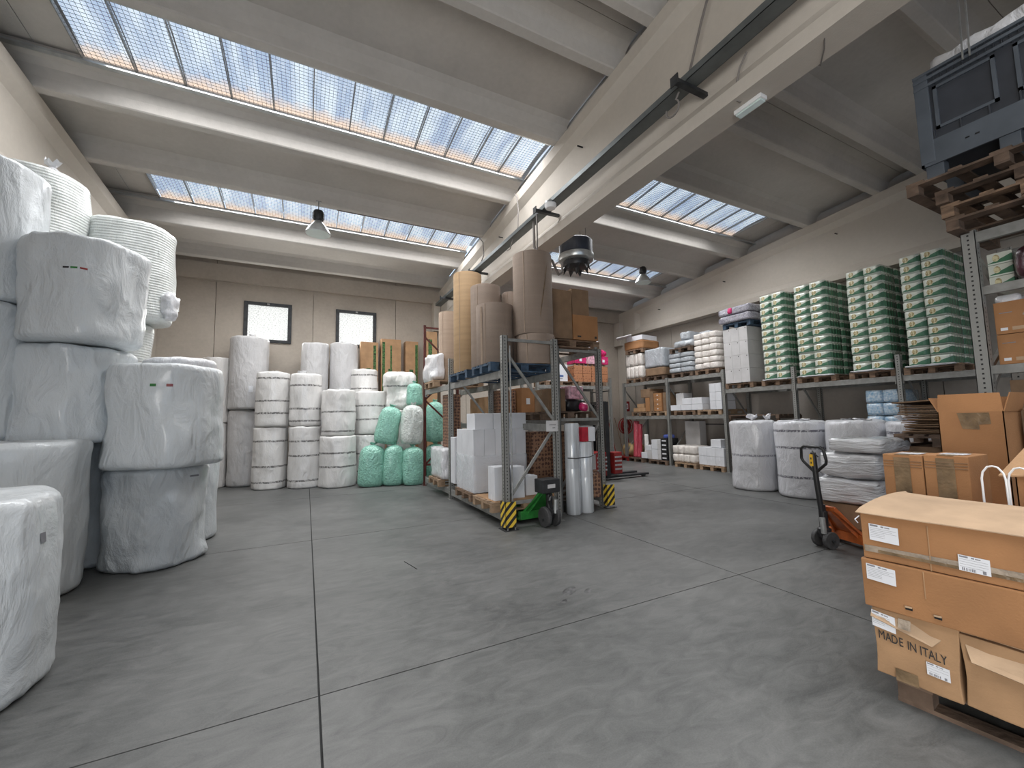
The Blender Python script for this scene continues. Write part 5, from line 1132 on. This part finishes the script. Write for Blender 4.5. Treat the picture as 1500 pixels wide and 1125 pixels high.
# ------------------------------------------------------------------ flattened card on pallet, by the near rack
pallet('pallet carrying the dark heap of flattened cartons', (7.2, 2.1, 1.17), .0, 'wooddark')
carton('brown box under the pallet of flattened cartons', 6.7, 7.7, 1.74, 2.46, .6, 1.165, 'carddark', tape=False)
carton('lower brown box on the floor beneath the flattened cartons', 6.68, 7.75, 1.72, 2.48, 0, .595, 'carddark', tape=False)
rnd = random.Random(11)
for j in range(17):
    a = rnd.uniform(-.03, .03); b = rnd.uniform(-.05, .05); z = 1.318+.021*j
    o = MB().box(-.5+b, .5, -.33+a, .34+a+rnd.uniform(0, .04), 0, .014).build('flattened_carton', 'carddark', None, loc=(7.2, 2.08+rnd.uniform(-.03, .03), z))
    crumple(o, .008, 5, 5, j); o.rotation_euler = (0, 0, rnd.uniform(-.06, .06))
    tag(o, 'flattened brown carton, %s from the bottom of the dark heap' % (ORD[j+1] if j < 14 else ('fifteenth', 'sixteenth', 'seventeenth')[j-14]), 'cardboard')
o = MB().box(-.58, .55, -.42, .40, 0, .015).build('flattened_carton', 'carddark', None, loc=(7.2, 2.12, 1.70)); o.rotation_euler = (-.06, .03, .05)
tag(o, 'wide flattened carton lying askew on top of the dark heap', 'cardboard')
# ------------------------------------------------------------------ near cartons: two taped boxes, tall open box, leaning one
pallet('pallet under the taped cartons behind the long boxes', (4.7, 1.35, 0), .03, 'wood')
carton('big plain brown carton on the floor pallet under the two taped cartons', 4.02, 4.62, .95, 1.72, .146, .78, 'card', tape=False)
carton('big plain brown carton on the floor pallet under the tall open box', 4.66, 5.28, .92, 1.68, .146, .78, 'card', tape=False)
for k, (y0, y1, z1) in enumerate(((1.40, 1.635, 1.265), (1.16, 1.393, 1.275))):
    w = .34 if k == 0 else .36
    c = carton(('brown taped carton, left of the pair behind the long boxes', 'brown taped carton with a white label, right of the pair behind the long boxes')[k], 4.10, 4.10+w, y0, y1, .783, z1, 'card', tw=.085, face_tape=False)
    h = z1-.783
    MB().box(-w/2-.004, -w/2-.0005, -.045, .05, .0, h-.02).build('tape', 'tape', c)
    decal(c, 'shipping_label', (-.03, -.01, h+.004), (0, -1, 0), (1, 0, 0), .13, .14, 'paper', lines=4, seed=k)
    for q in range(3): MB().box(-w/2-.006, -w/2+.001, -.113, .113, h-.05-.02*q, h-.046-.02*q).build('crease', 'carddark', c)
def open_box(label, loc, rz, w, d, h, flaps, mat='card', fl=.2, inner='carddark', th=.006):
    """Hollow carton; flaps = {side: angle outwards from upright}."""
    t = thing('open_carton', label, 'box', loc, rz)
    mb = MB(); mb.box(-w/2, -w/2+th, -d/2, d/2, 0, h).box(w/2-th, w/2, -d/2, d/2, 0, h).box(-w/2, w/2, -d/2, -d/2+th, 0, h).box(-w/2, w/2, d/2-th, d/2, 0, h).box(-w/2, w/2, -d/2, d/2, 0, th)
    mb.build('carton_body', mat, t)
    for side, (ang, ln) in flaps.items():
        s, c = math.sin(ang), math.cos(ang)
        if side == '-x': q = [(-w/2, -d/2, h), (-w/2, d/2, h), (-w/2-s*ln, d/2-.01, h+c*ln), (-w/2-s*ln, -d/2+.01, h+c*ln)]
        if side == '+x': q = [(w/2, -d/2, h), (w/2, d/2, h), (w/2+s*ln, d/2-.01, h+c*ln), (w/2+s*ln, -d/2+.01, h+c*ln)]
        if side == '-y': q = [(-w/2, -d/2, h), (w/2, -d/2, h), (w/2-.01, -d/2-s*ln, h+c*ln), (-w/2+.01, -d/2-s*ln, h+c*ln)]
        if side == '+y': q = [(-w/2, d/2, h), (w/2, d/2, h), (w/2-.01, d/2+s*ln, h+c*ln), (-w/2+.01, d/2+s*ln, h+c*ln)]
        a, b, cc = Vector(q[0]), Vector(q[1]), Vector(q[3]); n = (b-a).cross(cc-a).normalized()*th
        vs = [Vector(p) for p in q]+[Vector(p)+n for p in q]
        MB().raw(vs, [(3, 2, 1, 0), (4, 5, 6, 7), (0, 1, 5, 4), (1, 2, 6, 5), (2, 3, 7, 6), (3, 0, 4, 7)]).build('flap', mat, t)
    return t
t = open_box('tall open brown carton with raised flaps and old tape marks', (5.0, 1.325, .785), 0, .4, .37, .80, {'-x': (-.02, .145), '+y': (.42, .13), '-y': (.25, .15), '+x': (.1, .12)})
MB().raw([(-.2025, .07, .79), (-.2025, -.11, .79), (-.2025, -.115, .70), (-.2025, -.05, .695), (-.2025, -.05, .655), (-.2025, .045, .66)], [(0, 1, 2, 3, 4, 5)]).build('torn_tape', 'tape', t)
carton('narrow brown carton standing right of the tall open one', 5.1, 5.35, .98, 1.11, .785, 1.60, 'carddark', tape=False)
t = open_box('open brown carton at the right frame edge with one flap raised like a roof', (4.15, .60, .62), .0, .5, .62, .58, {'-y': (1.0, .2)}, fl=.3)
a = [Vector(p) for p in ((-.27, .37, .56), (-.27, -.06, .60), (.2, -.05, 1.02), (.2, .16, 1.0))]
vs = a+[p+Vector((.0, .004, .008)) for p in a]
MB().raw(vs, [(3, 2, 1, 0), (4, 5, 6, 7), (0, 1, 5, 4), (1, 2, 6, 5), (2, 3, 7, 6), (3, 0, 4, 7)]).build('flap', 'card2', t)
carton('plain brown carton under the open one at the right frame edge', 3.92, 4.42, .28, .90, 0, .615, 'card', tape=False)
for k, y in enumerate((.975, .865)):
    t = thing('wire_hoop', ('white bent wire hoop standing between the cartons, left of the two', 'white bent wire hoop standing between the cartons, right of the two')[k], 'wire', (3.80, y, .0))
    MB().tube([(0, .05, .785), (0, .05, 1.17), (0, .043, 1.21), (0, .022, 1.243), (0, 0, 1.25), (0, -.022, 1.243), (0, -.043, 1.21), (0, -.05, 1.17), (0, -.055, .785)], .0055, 8).build('hoop', 'white', t, smooth=True)
    MB().box(-.02, .02, -.07, .07, 0, .785).build('stand', 'whitebox', t)
# ------------------------------------------------------------------ the stack of long boxes on the front pallet
A = math.radians(6)
def L2(x, y, z): return (2.90+x*math.cos(A)-y*math.sin(A), 1.27+x*math.sin(A)+y*math.cos(A), z)
pallet('worn pallet under the long brown boxes at the lower right', L2(.47, -.66, 0), A+PI/2, 'wooddark')
def lb(label, x0, x1, y0, y1, z0, z1, mat='card', amp=.008, seed=0, cuts=7, rz=0):
    cx, cy = (x0+x1)/2, (y0+y1)/2
    t = thing('carton', label, 'box', L2(cx, cy, z0), A+rz)
    o = MB().box(x0-cx, x1-cx, y0-cy, y1-cy, 0, z1-z0).build('carton_body', mat, t, bevel=.006); crumple(o, amp, 4, cuts, seed)
    return t, -(x1-x0)/2, (y1-y0)/2, z1-z0
U, V = (0, -1, 0), (0, 0, 1)
# lower left: crumpled, printed MADE IN ITALY
t, fx_, hy, h = lb('crumpled brown box printed MADE IN ITALY, lower left of the front stack', 0, .5, -.335, 0, .148, .505, 'card2', .016, 3)
x_ = -.0
for ch, wd in zip('MADE IN ITALY', (1.05, .8, .9, .8, .35, .4, .85, .35, .4, .75, .75, .7, .75)):
    if ch != ' ': o = text(ch, .064, 'ink', t, (fx_-.013, hy-.022-(x_+wd/2)*.0305, .212-.028*(x_/8.85)), (0, -1, -.03), V, name='printed_letter', bold=.0, sx=.60)
    x_ += wd
decal(t, 'shipping_label', (fx_-.016, hy-.052, .29), (0, -1, -.12), V, .10, .085, lines=6, seed=3)
decal(t, 'shipping_label', (fx_-.014, hy-.255, .12), (0, -1, -.05), V, .085, .062, lines=3, seed=5, bars=True)
mb = MB(); a = [Vector(p) for p in ((fx_-.025, hy-.0, h-.055), (fx_-.012, hy-.24, h-.125), (fx_+.02, hy-.335, h-.01), (fx_+.02, hy, h))]; vs = a+[p+Vector((-.004, 0, .004)) for p in a]
mb.raw(vs, [(0, 1, 2, 3), (7, 6, 5, 4), (0, 4, 5, 1), (1, 5, 6, 2), (2, 6, 7, 3), (3, 7, 4, 0)]).build('sagging_flap', 'card3', t)
decal(t, 'tape', (fx_-.013, hy-.13, .03), U, V, .09, .06, 'tape'); decal(t, 'tape', (fx_-.02, hy-.14, h-.05), (0, -1, 0), (.3, 0, 1), .05, .05, 'cleartape')
t, fx_, hy, h = lb('crumpled brown box with a torn lid, lower right of the front stack', -.005, .5, -1.25, -.343, .148, .49, 'card2', .02, 9)
mb = MB(); a = [Vector(p) for p in ((fx_-.035, hy-.04, h-.11), (fx_-.03, hy-.5, h-.17), (fx_+.03, hy-.6, h+.0), (fx_+.03, hy, h))]; vs = a+[p+Vector((-.004, 0, .004)) for p in a]
mb.raw(vs, [(0, 1, 2, 3), (7, 6, 5, 4), (0, 4, 5, 1), (1, 5, 6, 2), (2, 6, 7, 3), (3, 7, 4, 0)]).build('torn_flap', 'card3', t)
# middle long box
t, fx_, hy, h = lb('long flat brown box with a label and two hand slots, middle of the front stack', -.03, .55, -1.38, .02, .508, .768, 'card', .006, 5)
decal(t, 'shipping_label', (fx_-.006, hy-.085, h-.07), (0, -1, -.06), V, .125, .085, lines=6, seed=7)
for y, z in ((.19, .045), (.30, .04)):
    MB().box(fx_-.009, fx_-.004, hy-y-.014, hy-y+.014, z-.007, z+.007).build('hand_slot', 'slot', t)
    MB().bar((fx_-.012, hy-y-.014, z+.01), (fx_-.012, hy-y+.014, z+.008), .004, .008).build('slot_flap', 'card3', t)
MB().box(fx_-.0065, fx_-.004, hy-.262, hy-.258, .12, h-.005).build('crease', 'card2', t)
# top long box with torn lid and tape band
t, fx_, hy, h = lb('long brown box with a torn lid and clear tape band, top of the front stack', -.02, .56, -1.38, .01, .772, 1.03, 'card', .006, 8)
decal(t, 'shipping_label', (fx_-.006, hy-.10, h-.11), (0, -1, -.04), V, .125, .09, lines=6, seed=7)
decal(t, 'tape_band', (fx_-.005, hy-.69, .065), (0, -1, .015), V, 1.36, .035, 'cleartape', th=.001)
decal(t, 'tape_band', (fx_-.0065, hy-.72, .045), (0, -1, -.005), V, 1.30, .016, 'tape', th=.001)
decal(t, 'shipping_label', (fx_-.009, hy-.435, .075), (0, -1, -.03), V, .105, .075, lines=4, seed=12, bars=True)
MB().box(fx_-.0065, fx_-.004, hy-.282, hy-.278, .0, h-.03).build('crease', 'card2', t)
# curled lid sheet
mb = MB(); n = 16; m = 10; vs = []; fs = []; rnd = random.Random(2)
for i in range(n+1):
    y = hy+.015-1.38*i/n
    for j in range(m+1):
        u = j/m; x = fx_-.022+.60*u; edge = rnd.uniform(-.004, .004) if j == 0 else 0
        lift = .028*u+.022*math.sin(PI*u*.9)+(.02*math.exp(-i*.6)*u); dy = .0-.075*u**1.3*math.exp(-i*.25) if i == 0 else 0
        vs.append((x+edge, y+dy, h+.002+lift-(.008 if j == 0 else 0)))
for i in range(n):
    for j in range(m): a = i*(m+1)+j; fs.append((a, a+1, a+m+2, a+m+1))
k = len(vs); vs += [(x, y, z-.005) for x, y, z in vs]; fs += [tuple(reversed([q+k for q in f])) for f in fs]
bd = [j for j in range(m+1)]+[i*(m+1)+m for i in range(1, n+1)]+[n*(m+1)+j for j in range(m-1, -1, -1)]+[i*(m+1) for i in range(n-1, 0, -1)]
for i in range(len(bd)): a, b = bd[i], bd[(i+1) % len(bd)]; fs.append((b, a, a+k, b+k))
mb.raw(vs, fs).build('torn_lid', 'card3', t)
MB().tube([(fx_+.0, hy+.005, h-.03), (fx_-.02, hy+.02, h-.05), (fx_-.005, hy+.012, h-.07)], .003, 6).build('paper_shred', 'paper', t)
# ------------------------------------------------------------------ rack E at the right frame edge with its loads
t = thing('pallet_rack', 'near grey pallet rack with tall punched posts at the right frame edge', 'rack', (0, 0, 0))
XG, XH = 6.42, 7.5
def cpost(x, y, z1):
    mb = MB(); h = .055
    mb.box(-h, -h+.006, -h, h, 0, z1); mb.box(-h, h, -h, -h+.006, 0, z1); mb.box(-h, h, h-.006, h, 0, z1); mb.box(h-.006, h, -h, -h+.03, 0, z1); mb.box(h-.006, h, h-.03, h, 0, z1)
    mb.build('post', 'post', t, loc=(x, y, 0))
for y in (1.62, -1.1):
    cpost(XG, y, 3.52); cpost(XH, y, 3.52)
    for k, z in enumerate((.35, 1.15, 1.95, 2.75)): 
        a, b = (XG, XH) if k % 2 == 0 else (XH, XG)
        MB().bar((a, y, z), (b, y, z+.62), .035, .045).build('brace', 'galvbeam', t)
for z in (2.055, 2.90, 3.50):
    for x in (XG, XH): beam(t, x, -1.1, 1.62, z, h=.11 if z > 3.2 else .09, w=.06)
MB().bar((XG, 1.62, 1.74), (XH, 1.62, 2.5), .05, .05).build('brace', 'galvbeam', t)
for q, (z0, z1) in enumerate(((2.06, 2.37), (2.375, 2.71))):
    for k, (y1, y0) in enumerate(((1.52, .98), (.97, .42))):
        c = carton('long brown carton with a round stamp, %s %s on the near rack shelf' % (('lower', 'upper')[q], ('left', 'right')[k]), 6.46, 7.3, y0, y1, z0, z1, 'card', tape=False)
        d = (y1-y0)/2
        decal(c, 'orange_label', (-.421, d-.17, .05), U, V, .11, .035, 'card3'); decal(c, 'shipping_label', (-.421, d-.06, .05), U, V, .05, .03, 'paper')
        MB().tube([(-.422, d-.33+.03*math.cos(a*PI/8), .22+.03*math.sin(a*PI/8)) for a in range(16)], .004, 6, closed=True).build('round_stamp', 'ink', c)
        decal(c, 'printed_arrow', (-.421, d-.08, .22), U, V, .09, .008, 'greyink')
        if k == 0: decal(c, 'clear_tape', (-.4215, d-.22, .2), (0, -1, -.6), (0, -.6, 1), .03, .07, 'cleartape')
mb = MB().box(6.46, 7.3, .4, 1.55, 2.0, 2.03)
carton('green and white pack on the upper near shelf, lowest of the small stack', 6.7, 7.2, 1.40, 1.58, 2.905, 3.04, 'tpack', tape=False, name='roll_pack', cat='pack')
carton('green and white pack on the upper near shelf, second of the small stack', 6.7, 7.2, 1.40, 1.58, 3.045, 3.17, 'tpack', tape=False, name='roll_pack', cat='pack')
carton('green and white pack on the upper near shelf, topmost of the small stack', 6.7, 7.2, 1.40, 1.58, 3.175, 3.30, 'tpack', tape=False, name='roll_pack', cat='pack')
soft_block('dark maroon film-wrapped bale on the upper near shelf', 6.5, 7.3, .5, 1.36, 2.905, 3.28, 'maroon', rc=.1, amp=.03)
soft_block('white plastic bag poking out between the near shelves', 6.52, 7.0, 1.35, 1.52, 2.712, 2.80, 'filmwhite', name='plastic_bag', cat='bag', rc=.04, amp=.03)
carton('brown carton with black print stored low inside the near rack', 6.6, 7.3, .9, 1.5, 1.3, 1.9, 'carddark', tape=False)
carton('brown carton on the floor inside the near rack', 6.6, 7.3, .8, 1.5, 0, .62, 'carddark', tape=False); carton('brown carton in the middle of the column inside the near rack', 6.6, 7.3, .85, 1.5, .625, 1.295, 'carddark', tape=False)
# pallets and the bulk container on top
pallet('rough wooden pallet on the near rack top beams, lower of two', (6.70, 1.10, 3.502), 0, 'wooddark', L=1.2, Wd=1.2)
pallet('second rough wooden pallet from the bottom on the near rack top', (6.68, 1.12, 3.65), 0, 'wood', L=1.2, Wd=1.2)
pallet('wide wooden pallet directly under the grey plastic container', (6.58, 1.23, 3.955), 0, 'wooddark', L=1.3, Wd=1.4)
pallet('plain wooden pallet in the middle between the two top pallets', (6.64, 1.15, 3.80), .02, 'wooddark', L=1.2, Wd=1.2)
t = thing('bulk_container', 'slate blue plastic bulk container high on the near rack', 'container', (6.62, 1.18, 4.105))
w, d = .6, .6; z0, z1 = .17, 1.18
mb = MB(); mb.box(-w, w, -d, d, z0, z0+.03); mb.box(-w, -w+.03, -d, d, z0, z1); mb.box(w-.03, w, -d, d, z0, z1); mb.box(-w, w, -d, -d+.03, z0, z1); mb.box(-w, w, d-.03, d, z0, z1); mb.build('container_body', 'cratedark', t)
for x in (-w+.0, 0, w-.14):
    for y in (-d, -.07, d-.14): MB().box(x-(.07 if x == 0 else 0), x+.14-(.07 if x == 0 else 0), y, y+.14, 0, z0).build('foot', 'crate', t, bevel=.006)
mb = MB(); e = .025; mb.box(-w-e, -w, -d-e, d+e, z0-.03, z0+.24); mb.box(-w-e, w+e, -d-e, -d, z0-.03, z0+.24); mb.box(-w-e, w+e, d, d+e, z0-.03, z0+.24); mb.build('base_band', 'crate', t)
for y in (-d-e, d-.09): MB().box(-w-e-.005, -w+.06, y, y+.115, z0, z1).build('corner_rib', 'crate', t, bevel=.006)
mb = MB(); mb.box(-w-e-.01, -w, -d-e, d+e, z1-.16, z1-.13).box(-w-e-.01, -w, -d-e, d+e, z1-.08, z1-.05).box(-w-e-.01, -w+.03, -d-e, d+e, z1-.02, z1+.01); mb.build('rim_rib', 'crate', t)
mb = MB()
for k in range(22): y = -d+.03+k*(2*d-.06)/21; mb.box(-w-.02, -w, y-.004, y+.004, z1-.16, z1)
for k in range(6): y = -d+.1+k*(2*d-.2)/5; mb.box(-w-.02, -w, y-.006, y+.006, z0+.24, z0+.34)
o = mb.build('rim_fins', 'cratedark', t); o['kind'] = 'stuff'
for y0, y1 in ((-d+.12, -.09), (.03, d-.12)):
    mb = MB(); mb.box(-w-.02, -w, y0, y1, z0+.34, z0+.37).box(-w-.02, -w, y0, y1, z1-.22, z1-.19).box(-w-.02, -w, y0, y0+.03, z0+.34, z1-.19).box(-w-.02, -w, y1-.03, y1, z0+.34, z1-.19); mb.build('panel_frame', 'crate', t)
for y in (-.12, -.05): MB().box(-w-e-.006, -w-e+.001, d-.3+y, d-.27+y, z0+.1, z0+.112).build('drain_slot', 'slot', t)
soft_block('clear plastic bag bulging from the top of the bulk container', 6.08, 7.1, .7, 1.72, 5.25, 5.50, 'filmwhite', name='plastic_bag', cat='bag', rc=.12, amp=.05, freq=6)
t = thing('steel_strap', 'pair of thin steel bars rising from the rim of the bulk container', 'strap', (5.98, 1.36, 4.1))
for k, y in enumerate((0, .05)): MB().bar((0, y, 1.1), (0, y-.02, 2.1), .012, .014).build('strap_bar', 'silver', t)
# small marks on the floor
for k, (x, y, s_) in enumerate(((2.21, 3.30, .11), (2.04, 3.14, .05), (2.36, 3.22, .06))):
    o = MB().lathe([(s_*.9, .0003), (s_, .0006)], 18, (0, 0, 0)).build('floor_stain', 'stain', None, loc=(x, y, 0)); o.scale = (1, .5, 1); o.rotation_euler = (0, 0, .6); o.parent = fl
cable('short dark crack line scratched in the floor near the left joint', [(1.03, 4.87, .001), (1.07, 4.7, .001), (1.1, 4.56, .001)], .004, 'slot', name='scratch', cat='mark')
